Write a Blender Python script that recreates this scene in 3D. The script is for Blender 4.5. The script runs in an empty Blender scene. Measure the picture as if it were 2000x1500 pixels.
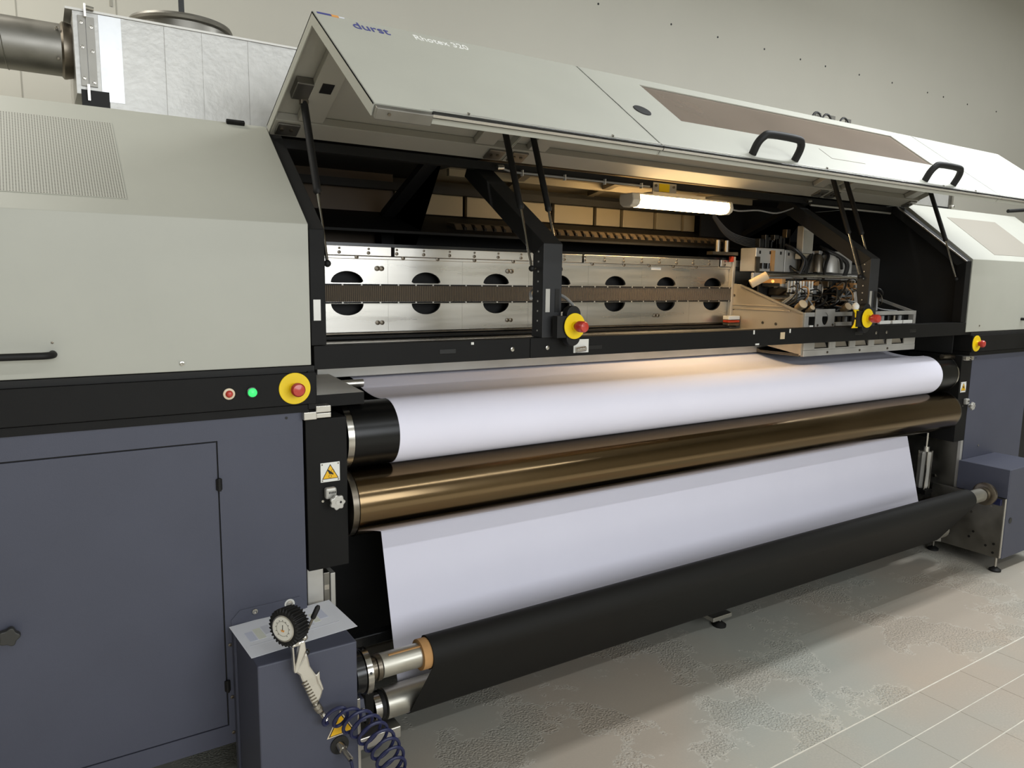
import bpy, math, random
from mathutils import Matrix, Vector
random.seed(4)
sc = bpy.context.scene
COL = sc.collection

# ------------------------------------------------------------------ camera
cam_d = bpy.data.cameras.new('camera')
cam_d.sensor_fit = 'HORIZONTAL'; cam_d.sensor_width = 36.0
cam_d.lens = 36.0 * 1441.93 / 2000.0
cam_d.clip_start = 0.05
cam = bpy.data.objects.new('camera', cam_d); COL.objects.link(cam)
R0 = (0.8432, -0.5373, 0.0143); R1 = (-0.0633, -0.1257, -0.9900); R2 = (0.5338, 0.8339, -0.1400)
cam.matrix_world = Matrix(((R0[0], -R1[0], -R2[0], 0.0),
                           (R0[1], -R1[1], -R2[1], -2.1),
                           (R0[2], -R1[2], -R2[2], 1.565),
                           (0, 0, 0, 1)))
sc.camera = cam

# ------------------------------------------------------------------ world, lights, exposure
w = bpy.data.worlds.new('world'); sc.world = w; w.use_nodes = True
w.node_tree.nodes['Background'].inputs[0].default_value = (0.80, 0.82, 0.86, 1)
w.node_tree.nodes['Background'].inputs[1].default_value = 0.12
sc.view_settings.view_transform = 'Standard'
sc.view_settings.look = 'None'
sc.view_settings.exposure = -0.14
sc.view_settings.gamma = 1.0
sc.view_settings.use_curve_mapping = False

def area(name, loc, sx, sy, power, color, rot=(0, 0, 0)):
    d = bpy.data.lights.new(name, 'AREA'); d.shape = 'RECTANGLE'; d.size = sx; d.size_y = sy
    d.energy = power; d.color = color
    o = bpy.data.objects.new(name, d); COL.objects.link(o); o.location = loc; o.rotation_euler = rot
    return o
COOL = (0.93, 0.97, 1.0)
area('ceiling_tubes_over_aisle', (4.5, -0.72, 3.9), 4.2, 0.05, 106, COOL)
area('ceiling_tubes_over_machine', (5.0, -0.54, 3.9), 3.6, 0.06, 36, COOL)
area('ceiling_tubes_behind_camera', (1.5, -3.6, 3.9), 7.0, 0.16, 70, COOL)
area('added_fill_rear_left', (-1.8, 1.0, 3.9), 3.2, 0.16, 74, (1.0, 0.97, 0.90))  # added fill that brightens the duct and the left of the back wall
area('added_fill_far_right', (8.2, 0.3, 4.6), 5.0, 0.16, 46, COOL)  # unseen fill, put in to lift the right end of the back wall
area('daylight_window_front', (1.2, -5.9, 2.5), 5.0, 2.0, 192, (0.90, 0.95, 1.0), (math.radians(90), 0, 0))
sc.cycles.max_bounces = 6; sc.cycles.diffuse_bounces = 3; sc.cycles.glossy_bounces = 3; sc.cycles.transmission_bounces = 4
sc.cycles.caustics_reflective = False; sc.cycles.caustics_refractive = False

# ------------------------------------------------------------------ materials
def lin(c):
    return tuple((x / 255 / 12.92) if x / 255 <= 0.04045 else ((x / 255 + 0.055) / 1.055) ** 2.4 for x in c)
MATS = {}
def mat(name, rgb, rough=0.5, metal=0.0, var=0.0, vscale=6.0, bump=0.0, bscale=80.0, stretch=None, emit=None, estr=0.0, trans=0.0, spec=0.5, coat=0.0):
    m = bpy.data.materials.new(name); m.use_nodes = True
    nt = m.node_tree; b = nt.nodes['Principled BSDF']
    c = lin(rgb) + (1,)
    b.inputs['Base Color'].default_value = c
    b.inputs['Roughness'].default_value = rough
    b.inputs['Metallic'].default_value = metal
    b.inputs['Specular IOR Level'].default_value = spec
    b.inputs['Transmission Weight'].default_value = trans
    b.inputs['Coat Weight'].default_value = coat
    if emit:
        b.inputs['Emission Color'].default_value = lin(emit) + (1,); b.inputs['Emission Strength'].default_value = estr
    if var or bump:
        tc = nt.nodes.new('ShaderNodeTexCoord'); mp = nt.nodes.new('ShaderNodeMapping')
        nt.links.new(tc.outputs['Object'], mp.inputs[0])
        if stretch: mp.inputs['Scale'].default_value = stretch
    if var:
        n = nt.nodes.new('ShaderNodeTexNoise'); n.inputs['Scale'].default_value = vscale; n.inputs['Detail'].default_value = 5
        nt.links.new(mp.outputs[0], n.inputs[0])
        r = nt.nodes.new('ShaderNodeMapRange'); r.inputs[1].default_value = 0.3; r.inputs[2].default_value = 0.7
        r.inputs[3].default_value = 1 - var; r.inputs[4].default_value = 1 + var
        nt.links.new(n.outputs[0], r.inputs[0])
        mx = nt.nodes.new('ShaderNodeMix'); mx.data_type = 'RGBA'; mx.blend_type = 'MULTIPLY'; mx.inputs[0].default_value = 1
        mx.inputs[6].default_value = c
        nt.links.new(r.outputs[0], mx.inputs[7]); nt.links.new(mx.outputs[2], b.inputs['Base Color'])
        if metal > 0.5:
            rr = nt.nodes.new('ShaderNodeMapRange'); rr.inputs[1].default_value = 0.3; rr.inputs[2].default_value = 0.7
            rr.inputs[3].default_value = max(0.02, rough - 0.08); rr.inputs[4].default_value = rough + 0.08
            nt.links.new(n.outputs[0], rr.inputs[0]); nt.links.new(rr.outputs[0], b.inputs['Roughness'])
    if bump:
        n2 = nt.nodes.new('ShaderNodeTexNoise'); n2.inputs['Scale'].default_value = bscale; n2.inputs['Detail'].default_value = 3
        nt.links.new(mp.outputs[0], n2.inputs[0])
        bp = nt.nodes.new('ShaderNodeBump'); bp.inputs['Strength'].default_value = bump; bp.inputs['Distance'].default_value = 0.004
        nt.links.new(n2.outputs[0], bp.inputs['Height']); nt.links.new(bp.outputs[0], b.inputs['Normal'])
    MATS[name] = m
    return m
mat('blue', (74, 76, 90), 0.55, var=0.05, vscale=4, bump=0.05, bscale=400)
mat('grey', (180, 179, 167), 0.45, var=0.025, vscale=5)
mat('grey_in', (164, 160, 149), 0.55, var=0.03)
mat('black', (20, 19, 18), 0.6, spec=0.22, var=0.12, vscale=9, bump=0.03, bscale=300)
mat('black_gloss', (26, 26, 26), 0.22, var=0.1)
mat('black_deep', (20, 19, 18), 0.7)
mat('rubber', (24, 23, 22), 0.6, spec=0.35)
mat('roller_black', (10, 10, 10), 0.28, spec=0.35)
mat('cloth_white', (244, 241, 254), 0.75, var=0.015, vscale=3)
mat('cloth_black', (27, 26, 24), 0.65, spec=0.25, var=0.06, vscale=7)
mat('gold', (120, 101, 75), 0.155, 1.0, var=0.02, vscale=2)
mat('alu', (218, 214, 206), 0.30, 0.95, var=0.07, vscale=2.0, stretch=(0.8, 1, 10))
mat('alu_dull', (200, 197, 190), 0.45, 0.55, var=0.08, vscale=8)
mat('alu_lamplit', (206, 194, 174), 0.36, 0.6, var=0.03, vscale=3)  # aluminium with the tube lamp's warm light mixed into its colour
mat('steel', (188, 184, 176), 0.22, 1.0, var=0.12, vscale=12)
mat('shaft', (192, 188, 176), 0.40, 0.85, var=0.06, vscale=15)
mat('steel_dark', (120, 112, 100), 0.35, 1.0, var=0.2, vscale=20)
mat('galv', (138, 135, 128), 0.46, 1.0, var=0.12, vscale=14)
mat('foil', (188, 186, 181), 0.42, 0.5, var=0.05, vscale=25, bump=0.25, bscale=60)
mat('foil_tape', (206, 207, 208), 0.35, 0.7, var=0.04, vscale=30)
mat('yellow', (250, 214, 10), 0.45)
mat('red', (196, 62, 48), 0.3, coat=0.4)
mat('green_lamp', (70, 235, 125), 0.3, emit=(60, 235, 120), estr=0.55)
mat('red_lamp', (205, 70, 55), 0.35)
mat('cream', (226, 208, 178), 0.4)
mat('white_plastic', (230, 228, 220), 0.4)
mat('white_print', (246, 245, 240), 0.5)
mat('blue_print', (70, 74, 140), 0.5)
mat('orange_print', (226, 158, 84), 0.5)
mat('sign_white', (236, 235, 228), 0.4)
mat('sign_yellow', (246, 190, 28), 0.4)
mat('sign_black', (24, 20, 16), 0.5)
mat('cardboard', (186, 140, 88), 0.8, var=0.08, vscale=30)
mat('hose_blue', (34, 38, 72), 0.3)
mat('cable_black', (26, 25, 24), 0.45)
mat('cable_grey', (150, 150, 148), 0.4)
mat('tan_plastic', (206, 184, 150), 0.5)
mat('paper', (246, 246, 250), 0.6)
mat('print_blue', (222, 224, 238), 0.6)
mat('print_yellow', (238, 238, 222), 0.6)
mat('print_grey', (224, 224, 230), 0.6)
mat('tan_panel', (152, 140, 116), 0.55)
mat('tan_panel_shaded', (84, 68, 50), 0.5)  # darker copy of the tan panel, its shade put into the colour
mat('post_black_lit', (46, 46, 47), 0.5, spec=0.35)  # black paint lightened for the extra light on the brace posts
mat('smoke', (136, 121, 108), 0.16, trans=0.2, var=0.10, vscale=3)
mat('vent_right', (150, 143, 130), 0.55)
mat('lamp_white', (255, 250, 236), 0.4, emit=(255, 216, 156), estr=36)
mat('lamp_cap', (222, 214, 196), 0.4)
mat('star_knob', (52, 51, 48), 0.5)
mat('red_wire', (190, 60, 30), 0.5)
mat('orange_led', (255, 190, 110), 0.4, emit=(255, 170, 80), estr=1.5)
mat('latch_grey', (200, 197, 190), 0.35, 0.4)
mat('wall', (208, 204, 191), 0.85, var=0.02, vscale=1.2, bump=0.05, bscale=40)
mat('ceiling', (200, 200, 196), 0.9)
mat('seam', (170, 166, 154), 0.9)
mat('dial', (232, 228, 216), 0.3)
mat('ribbon', (80, 68, 52), 0.5)
mat('window_dark', (14, 13, 12), 0.4)

def node_mat(name):
    m = bpy.data.materials.new(name); m.use_nodes = True; MATS[name] = m
    return m, m.node_tree, m.node_tree.nodes['Principled BSDF']
def N(nt, t, **kw):
    n = nt.nodes.new(t)
    for k, v in kw.items(): setattr(n, k, v)
    return n
# ribbed ribbon: fine vertical ribs with a bump
m, nt, b = node_mat('ribbed')
tc = N(nt, 'ShaderNodeTexCoord'); wv = N(nt, 'ShaderNodeTexWave', wave_type='BANDS', bands_direction='X')
wv.inputs['Scale'].default_value = 40; wv.inputs['Distortion'].default_value = 0.3
nt.links.new(tc.outputs['Object'], wv.inputs[0])
cr = N(nt, 'ShaderNodeValToRGB'); cr.color_ramp.elements[0].color = lin((62, 54, 44)) + (1,); cr.color_ramp.elements[1].color = lin((118, 104, 86)) + (1,)
nt.links.new(wv.outputs[0], cr.inputs[0]); nt.links.new(cr.outputs[0], b.inputs['Base Color'])
bp = N(nt, 'ShaderNodeBump'); bp.inputs['Distance'].default_value = 0.003; nt.links.new(wv.outputs[0], bp.inputs['Height']); nt.links.new(bp.outputs[0], b.inputs['Normal'])
b.inputs['Roughness'].default_value = 0.45
# perforated sheet: rows of round punched holes, object coordinates of the sheet
m, nt, b = node_mat('perforated')
tc = N(nt, 'ShaderNodeTexCoord'); sp = N(nt, 'ShaderNodeSeparateXYZ'); nt.links.new(tc.outputs['UV'], sp.inputs[0])
def frac(out):
    a = N(nt, 'ShaderNodeMath', operation='FRACT'); nt.links.new(out, a.inputs[0])
    s = N(nt, 'ShaderNodeMath', operation='SUBTRACT'); nt.links.new(a.outputs[0], s.inputs[0]); s.inputs[1].default_value = 0.5
    q = N(nt, 'ShaderNodeMath', operation='POWER'); nt.links.new(s.outputs[0], q.inputs[0]); q.inputs[1].default_value = 2
    return q.outputs[0]
ad = N(nt, 'ShaderNodeMath', operation='ADD'); nt.links.new(frac(sp.outputs[0]), ad.inputs[0]); nt.links.new(frac(sp.outputs[1]), ad.inputs[1])
lt = N(nt, 'ShaderNodeMath', operation='LESS_THAN'); nt.links.new(ad.outputs[0], lt.inputs[0]); lt.inputs[1].default_value = 0.085
mx = N(nt, 'ShaderNodeMix', data_type='RGBA'); mx.inputs[6].default_value = lin((184, 183, 171)) + (1,); mx.inputs[7].default_value = lin((92, 86, 76)) + (1,)
nt.links.new(lt.outputs[0], mx.inputs[0]); nt.links.new(mx.outputs[2], b.inputs['Base Color']); b.inputs['Roughness'].default_value = 0.5
# floor: worn grey coating over pitted screed
def floor_material(name, tile):
    m, nt, b = node_mat(name)
    tc = N(nt, 'ShaderNodeNewGeometry')
    pos = tc.outputs['Position']
    n1 = N(nt, 'ShaderNodeTexNoise'); n1.inputs['Scale'].default_value = 2.6; n1.inputs['Detail'].default_value = 6; n1.inputs['Roughness'].default_value = 0.6
    n2 = N(nt, 'ShaderNodeTexNoise'); n2.inputs['Scale'].default_value = 130; n2.inputs['Detail'].default_value = 4
    n3 = N(nt, 'ShaderNodeTexNoise'); n3.inputs['Scale'].default_value = 0.9; n3.inputs['Detail'].default_value = 3
    for n in (n1, n2, n3): nt.links.new(pos, n.inputs[0])
    patch = N(nt, 'ShaderNodeMapRange'); patch.inputs[1].default_value = 0.515; patch.inputs[2].default_value = 0.54
    nt.links.new(n1.outputs[0], patch.inputs[0])
    grit = N(nt, 'ShaderNodeMapRange'); grit.inputs[1].default_value = 0.35; grit.inputs[2].default_value = 0.7; grit.inputs[3].default_value = 0.84; grit.inputs[4].default_value = 1.42
    nt.links.new(n2.outputs[0], grit.inputs[0])
    c1 = N(nt, 'ShaderNodeMix', data_type='RGBA'); c1.inputs[6].default_value = lin((166, 165, 155)) + (1,); c1.inputs[7].default_value = lin((174, 162, 147)) + (1,)
    w1 = N(nt, 'ShaderNodeMapRange'); w1.inputs[1].default_value = 0.42; w1.inputs[2].default_value = 0.62
    nt.links.new(n3.outputs[0], w1.inputs[0]); nt.links.new(w1.outputs[0], c1.inputs[0])
    mul = N(nt, 'ShaderNodeMix', data_type='RGBA', blend_type='MULTIPLY')
    nt.links.new(c1.outputs[2], mul.inputs[6]); nt.links.new(grit.outputs[0], mul.inputs[7])
    g2 = N(nt, 'ShaderNodeMath', operation='MULTIPLY_ADD'); nt.links.new(patch.outputs[0], g2.inputs[0])
    g2.inputs[1].default_value = 0.12 if tile else 0.75; g2.inputs[2].default_value = 0.08
    nt.links.new(g2.outputs[0], mul.inputs[0])
    pw = N(nt, 'ShaderNodeMath', operation='SUBTRACT'); pw.inputs[0].default_value = 1; nt.links.new(patch.outputs[0], pw.inputs[1])
    eg = N(nt, 'ShaderNodeMath', operation='MULTIPLY'); nt.links.new(patch.outputs[0], eg.inputs[0]); nt.links.new(pw.outputs[0], eg.inputs[1])
    eg2 = N(nt, 'ShaderNodeMath', operation='MULTIPLY'); nt.links.new(eg.outputs[0], eg2.inputs[0]); nt.links.new(n2.outputs[0], eg2.inputs[1])
    eg3 = N(nt, 'ShaderNodeMath', operation='MULTIPLY'); nt.links.new(eg2.outputs[0], eg3.inputs[0]); eg3.inputs[1].default_value = 0.0 if tile else 2.2
    fin = N(nt, 'ShaderNodeMix', data_type='RGBA'); nt.links.new(eg3.outputs[0], fin.inputs[0]); nt.links.new(mul.outputs[2], fin.inputs[6]); fin.inputs[7].default_value = lin((206, 202, 190)) + (1,)
    nt.links.new(fin.outputs[2], b.inputs['Base Color'])
    ed = N(nt, 'ShaderNodeMath', operation='MULTIPLY'); nt.links.new(n2.outputs[0], ed.inputs[0]); nt.links.new(patch.outputs[0], ed.inputs[1])
    s2 = N(nt, 'ShaderNodeMath', operation='MULTIPLY_ADD'); nt.links.new(patch.outputs[0], s2.inputs[0]); s2.inputs[1].default_value = -0.5; nt.links.new(ed.outputs[0], s2.inputs[2])
    bp = N(nt, 'ShaderNodeBump'); bp.inputs['Distance'].default_value = 0.002 if tile else 0.010; bp.inputs['Strength'].default_value = 0.3 if tile else 0.8
    nt.links.new(s2.outputs[0], bp.inputs['Height']); nt.links.new(bp.outputs[0], b.inputs['Normal'])
    b.inputs['Roughness'].default_value = 0.5; b.inputs['Specular IOR Level'].default_value = 0.35
floor_material('floor', False); floor_material('floor_tile', True)
mat('grout', (214, 209, 196), 0.8, var=0.1, vscale=30)

# ------------------------------------------------------------------ mesh helpers
class MB:
    def __init__(s, m=None): s.v = []; s.f = []; s.m = m; s.uv = None
    def add(s, vs, fs):
        k = len(s.v)
        for p in vs:
            p = Vector(p)
            s.v.append(s.m @ p if s.m else p)
        s.f += [tuple(i + k for i in f) for f in fs]
        return s
    def box(s, x0, x1, y0, y1, z0, z1):
        return s.add([(x0, y0, z0), (x1, y0, z0), (x1, y1, z0), (x0, y1, z0), (x0, y0, z1), (x1, y0, z1), (x1, y1, z1), (x0, y1, z1)],
                     [(0, 3, 2, 1), (4, 5, 6, 7), (0, 1, 5, 4), (1, 2, 6, 5), (2, 3, 7, 6), (3, 0, 4, 7)])
    def prism(s, axis, pts, a0, a1):
        n = len(pts)
        def P(p, a): return {'x': (a, p[0], p[1]), 'y': (p[0], a, p[1]), 'z': (p[0], p[1], a)}[axis]
        vs = [P(p, a0) for p in pts] + [P(p, a1) for p in pts]
        fs = [tuple(range(n)), tuple(range(2 * n - 1, n - 1, -1))] + [(i, i + n, (i + 1) % n + n, (i + 1) % n) for i in range(n)]
        return s.add(vs, fs)
    def ring(s, loops, closed=False, caps=True):
        n = len(loops[0]); vs = [p for l in loops for p in l]; fs = []
        L = len(loops)
        for j in range(L if closed else L - 1):
            for i in range(n):
                a = j * n; c = ((j + 1) % L) * n
                fs.append((a + i, a + (i + 1) % n, c + (i + 1) % n, c + i))
        if caps and not closed:
            fs.append(tuple(range(n - 1, -1, -1))); fs.append(tuple(range((L - 1) * n, L * n)))
        return s.add(vs, fs)
    def lathe(s, p0, d, prof, n=28, caps=True):
        p0 = Vector(p0); d = Vector(d).normalized()
        u = d.orthogonal().normalized(); w = d.cross(u)
        return s.ring([[p0 + d * t + (u * math.cos(2 * math.pi * i / n) + w * math.sin(2 * math.pi * i / n)) * r for i in range(n)] for t, r in prof], caps=caps)
    def cyl(s, p0, p1, r, n=24, r1=None):
        d = Vector(p1) - Vector(p0)
        return s.lathe(p0, d, [(0, r), (d.length, r if r1 is None else r1)], n)
    def tube(s, pts, r, n=8, closed=False):
        pts = [Vector(p) for p in pts]; loops = []; up = None; L = len(pts)
        for i, p in enumerate(pts):
            if closed: t = (pts[(i + 1) % L] - pts[i - 1]).normalized()
            else: t = (pts[min(i + 1, L - 1)] - pts[max(i - 1, 0)]).normalized()
            if up is None: up = t.orthogonal().normalized()
            up = (up - t * up.dot(t)).normalized(); w = t.cross(up)
            loops.append([p + (up * math.cos(2 * math.pi * k / n) + w * math.sin(2 * math.pi * k / n)) * r for k in range(n)])
        return s.ring(loops, closed)
    def sphere(s, c, r, n=16):
        c = Vector(c); k = n // 2
        return s.ring([[c + Vector((math.cos(2 * math.pi * i / n) * math.sin(a), math.sin(2 * math.pi * i / n) * math.sin(a), math.cos(a))) * r for i in range(n)]
                       for a in [math.pi * (j + 0.02) / (k + 0.04) for j in range(k + 1)]])
    def holed(s, rect, cx, cy, rad, z0, z1, n=40, extra=()):
        # plate in local xy with one star-shaped hole about (cx,cy); rad(theta)
        x0, x1, y0, y1 = rect
        angs = [2 * math.pi * i / n for i in range(n)] + [math.atan2(y - cy, x - cx) % (2 * math.pi) for x in (x0, x1) for y in (y0, y1)] + [a % (2 * math.pi) for a in extra]
        angs = sorted(set(round(a, 6) for a in angs))
        A = []; B = []
        for a in angs:
            c, q = math.cos(a), math.sin(a)
            t = min([((x1 if c > 0 else x0) - cx) / c] if abs(c) > 1e-9 else [9e9]) if abs(c) > 1e-9 else 9e9
            if abs(q) > 1e-9: t = min(t, ((y1 if q > 0 else y0) - cy) / q)
            A.append((cx + c * t, cy + q * t)); r = rad(a); B.append((cx + c * r, cy + q * r))
        k = len(angs)
        vs = [(x, y, z1) for x, y in A] + [(x, y, z1) for x, y in B] + [(x, y, z0) for x, y in A] + [(x, y, z0) for x, y in B]
        fs = []
        for i in range(k):
            j = (i + 1) % k
            fs += [(i, j, k + j, k + i), (2 * k + i, 3 * k + i, 3 * k + j, 2 * k + j), (k + i, k + j, 3 * k + j, 3 * k + i), (i, 2 * k + i, 2 * k + j, j)]
        return s.add(vs, fs)
    def build(s, name, mt, parent=None, bevel=0.0, smooth=False, label=None):
        root = parent
        while root is not None and root.parent is not None: root = root.parent
        o0 = Vector(root.location) if root is not None else Vector((0, 0, 0))
        if root is None and s.v:
            lo = [min(v[i] for v in s.v) for i in range(3)]; hi = [max(v[i] for v in s.v) for i in range(3)]
            o0 = Vector(((lo[0] + hi[0]) / 2, (lo[1] + hi[1]) / 2, lo[2]))
        me = bpy.data.meshes.new(name)
        me.from_pydata([v - o0 for v in s.v], [], s.f)
        me.validate(); me.update()
        import bmesh
        bm = bmesh.new(); bm.from_mesh(me); bmesh.ops.recalc_face_normals(bm, faces=bm.faces); bm.to_mesh(me); bm.free()
        me.materials.append(MATS[mt])
        o = bpy.data.objects.new(name, me); COL.objects.link(o)
        if parent is not None: o.parent = parent
        else: o.location = o0
        if smooth:
            for p in me.polygons: p.use_smooth = True
            me.set_sharp_from_angle(angle=math.radians(38))
        if bevel:
            bv = o.modifiers.new('bevel', 'BEVEL'); bv.width = bevel; bv.segments = 2; bv.limit_method = 'ANGLE'; bv.angle_limit = math.radians(40)
        if label: o['label'] = label
        return o

def T(name, label, cat, loc, group=None):
    o = bpy.data.objects.new(name, None); COL.objects.link(o); o.empty_display_size = 0.05
    o.location = loc; o['label'] = label; o['category'] = cat
    if group: o['group'] = group
    return o
def tag(o, label, cat, group=None):
    o['label'] = label; o['category'] = cat
    if group: o['group'] = group
    return o
def struct(o): o['kind'] = 'structure'; return o
def frame(o, ex, ey, ez):
    ex, ey, ez = Vector(ex), Vector(ey), Vector(ez)
    return Matrix(((ex.x, ey.x, ez.x, o[0]), (ex.y, ey.y, ez.y, o[1]), (ex.z, ey.z, ez.z, o[2]), (0, 0, 0, 1)))
FRONT = lambda x, y, z: frame((x, y, z), (1, 0, 0), (0, 0, 1), (0, -1, 0))   # local xy on a plane facing the viewer, z outwards
def text(s_, size, mtx, name, mt, parent, depth=0.0006, spacing=1.0, sx=1.0):
    cu = bpy.data.curves.new(name, 'FONT'); cu.body = s_; cu.size = size; cu.extrude = depth; cu.space_character = spacing
    tmp = bpy.data.objects.new(name, cu); COL.objects.link(tmp)
    dg = bpy.context.evaluated_depsgraph_get(); dg.update()
    me = bpy.data.meshes.new_from_object(tmp.evaluated_get(dg))
    bpy.data.objects.remove(tmp)
    root = parent
    while root.parent is not None: root = root.parent
    me.transform(Matrix.Translation(-Vector(root.location)) @ mtx @ Matrix.Diagonal((sx, 1, 1, 1)))
    me.materials.clear(); me.materials.append(MATS[mt])
    o = bpy.data.objects.new(name, me); COL.objects.link(o); o.parent = parent
    return o
def obround(rw, half):   # radius function: half circles of radius rw, straight part 2*half vertical
    def f(a):
        c, q = abs(math.cos(a)), abs(math.sin(a))
        if c > 1e-6 and q / c * rw <= half: return rw / c
        # circle centre (0,half)
        bq = q * half; return bq + math.sqrt(max(0, bq * bq - half * half + rw * rw))
    return f
def rectr(hw, hh):
    def f(a):
        c, q = abs(math.cos(a)), abs(math.sin(a))
        return min(hw / c if c > 1e-6 else 9, hh / q if q > 1e-6 else 9)
    return f
def offset_poly(pts, d):
    out = []
    for i, p in enumerate(pts):
        p = Vector(p)
        ns = []
        for a, c in ((i - 1, i), (i, i + 1)):
            if 0 <= a and c < len(pts):
                t = (Vector(pts[c]) - Vector(pts[a])).normalized(); ns.append(Vector((-t.y, t.x)))
        if len(ns) == 1: out.append(p + ns[0] * d)
        else:
            bs = (ns[0] + ns[1]).normalized(); out.append(p + bs * (d / bs.dot(ns[0])))
    return [tuple(q) for q in out]
def smoothpath(pts, k=6):
    pts = [Vector(p) for p in pts]; out = []
    for i in range(len(pts) - 1):
        p0 = pts[max(i - 1, 0)]; p1 = pts[i]; p2 = pts[i + 1]; p3 = pts[min(i + 2, len(pts) - 1)]
        for j in range(k):
            t = j / k
            out.append(0.5 * ((2 * p1) + (p2 - p0) * t + (2 * p0 - 5 * p1 + 4 * p2 - p3) * t * t + (3 * p1 - p0 - 3 * p2 + p3) * t ** 3))
    out.append(pts[-1]); return out

# ------------------------------------------------------------------ the room
fl = struct(MB().box(-6, 12, -0.70, 2.25, -0.06, 0).box(-6, 12, -6, -0.70, -0.06, -0.0012).build('floor', 'floor'))
fl.data.materials.append(MATS['grout'])
for p in fl.data.polygons:
    if p.center.y + fl.location.y < -0.75: p.material_index = 1
tile0 = None
for j in range(7):
    for i in range(-4, 12):
        x = 2.487 + 0.305 * (i - 1); y = -0.704 - 0.1535 * (j + 1)
        if tile0 is None:
            tile0 = MB().box(x + .0012, x + .3038, y + .0025, y + .151, -0.003, 0.0).build('tile', 'floor_tile', fl); t0 = (x, y)
            tile0.data.materials[0] = MATS['floor_tile']
        else:
            o = tile0.copy(); COL.objects.link(o); o.parent = fl; o.location = (x - t0[0], y - t0[1], 0)
wb = struct(MB().box(-6, 12, 2.2, 2.32, 0, 5.4).build('wall_back', 'wall'))
for x in (-0.005, 0.41): MB().box(x, x + .006, 2.1985, 2.2, 1.5, 5.2).build('panel_joint', 'seam', wb)
MB().box(.385, .397, 2.196, 2.2, 2.86, 2.93).build('cracked_patch', 'seam', wb)
hole0 = None
for x in (3.42, 4.118, 4.619, 5.171, 5.639, 5.987, 6.49, 7.021, 7.644, 7.944, 8.422, 9.04):
    if hole0 is None: hole0 = MB().cyl((x, 2.2, 3.475), (x, 2.197, 3.475), 0.0075, 12).build('drill_hole', 'window_dark', wb); hx = x
    else:
        o = hole0.copy(); COL.objects.link(o); o.parent = wb; o.location = (x - hx, 0, random.uniform(-.008, .008))
struct(MB().box(-6, 12, -6.1, -6, 0, 5.4).build('wall_front', 'wall'))
struct(MB().box(-6.1, -6, -6, 2.3, 0, 5.4).build('wall_left', 'wall'))
struct(MB().box(12, 12.1, -6, 2.3, 0, 5.4).build('wall_right', 'wall'))
struct(MB().box(-6.1, 12.1, -6.1, 2.4, 5.4, 5.5).build('ceiling', 'ceiling'))

# ------------------------------------------------------------------ printer: end cabinets
def screw(x, y, z, r, parent, mt='steel', name='screw'):
    return MB().lathe((x, y, z), (0, -1, 0), [(0, r), (r * .5, r), (r * .6, r * .55), (r * .25, r * .5), (r * .25, 0.0003)], 12).build(name, mt, parent, smooth=True)
def star(x, y, z, r, depth, parent, name, mt, lobes=6, amp=.16):
    n = 48; pts = [(x + r * (1 + amp * math.cos(lobes * 2 * math.pi * i / n)) * math.cos(2 * math.pi * i / n),
                    z + r * (1 + amp * math.cos(lobes * 2 * math.pi * i / n)) * math.sin(2 * math.pi * i / n)) for i in range(n)]
    return MB().prism('y', pts, y - depth, y).build(name, mt, parent, bevel=r * .12)

# left cabinet
XL, XR = -0.9, 0.624
cab = T('printer_cabinet', 'blue grey steel base cabinet with hinged door under the left grey hood', 'cabinet', (-.1, .5, .217))
MB().box(XL + .01, XR - .004, .006, 1.2, .222, 1.172).build('body', 'black_deep', cab)
f = MB()
f.box(XL, XR, 0, .006, 1.116, 1.176); f.box(.389, XR, 0, .006, .2171, 1.1159); f.box(XL, .3889, 0, .006, .2171, .274)
f.build('front_frame', 'blue', cab)
MB().box(XR - .004, XR, .006, 1.2, .217, 1.176).build('side_panel', 'blue', cab)
door = MB().box(XL, .385, -.001, .005, .278, 1.112).build('door', 'blue', cab, bevel=.001)
star(-.112, -.012, .687, .021, .018, door, 'star_knob', 'star_knob', 5, .13)
MB().cyl((-.112, -.001, .687), (-.112, -.014, .687), .009).build('knob_stem', 'star_knob', door)
for z in (.994, .399):
    h = MB().box(.380, .396, -.007, 0, z - .016, z + .016).build('hinge', 'black', door, bevel=.002)
    MB().cyl((.388, -.007, z - .018), (.388, -.007, z + .018), .005, 10).build('hinge_pin', 'rubber', h)
MB().cyl((.578, -.001, 1.163), (.578, .001, 1.163), .004, 12).build('bolt_hole', 'window_dark', cab)
pl = MB().prism('y', [(.405, .30), (.405, .592), (.430, .617), (.602, .620), (.619, .60), (.619, .30)], -.0025, 0).build('mounting_plate', 'blue', cab, bevel=.0008)
for x, z, r in ((.471, .605, .008), (.571, .604, .010)): screw(x, -.0025, z, r, pl)
MB().lathe((.571, -.0025, .604), (0, -1, 0), [(0, .015), (.001, .015), (.001, .009)], 20).build('washer', 'white_plastic', pl)
for x, z in ((.40, .52), (.40, .36), (.40, .25)): screw(x, -.0005, z, .005, cab, 'steel_dark')

for x, y in ((-.7, .25), (.5, .30), (-.7, 1.1), (.5, 1.1)): MB().cyl((x, y, 0), (x, y, .2215), .03, 16).build('leg', 'black_deep', cab)
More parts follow.
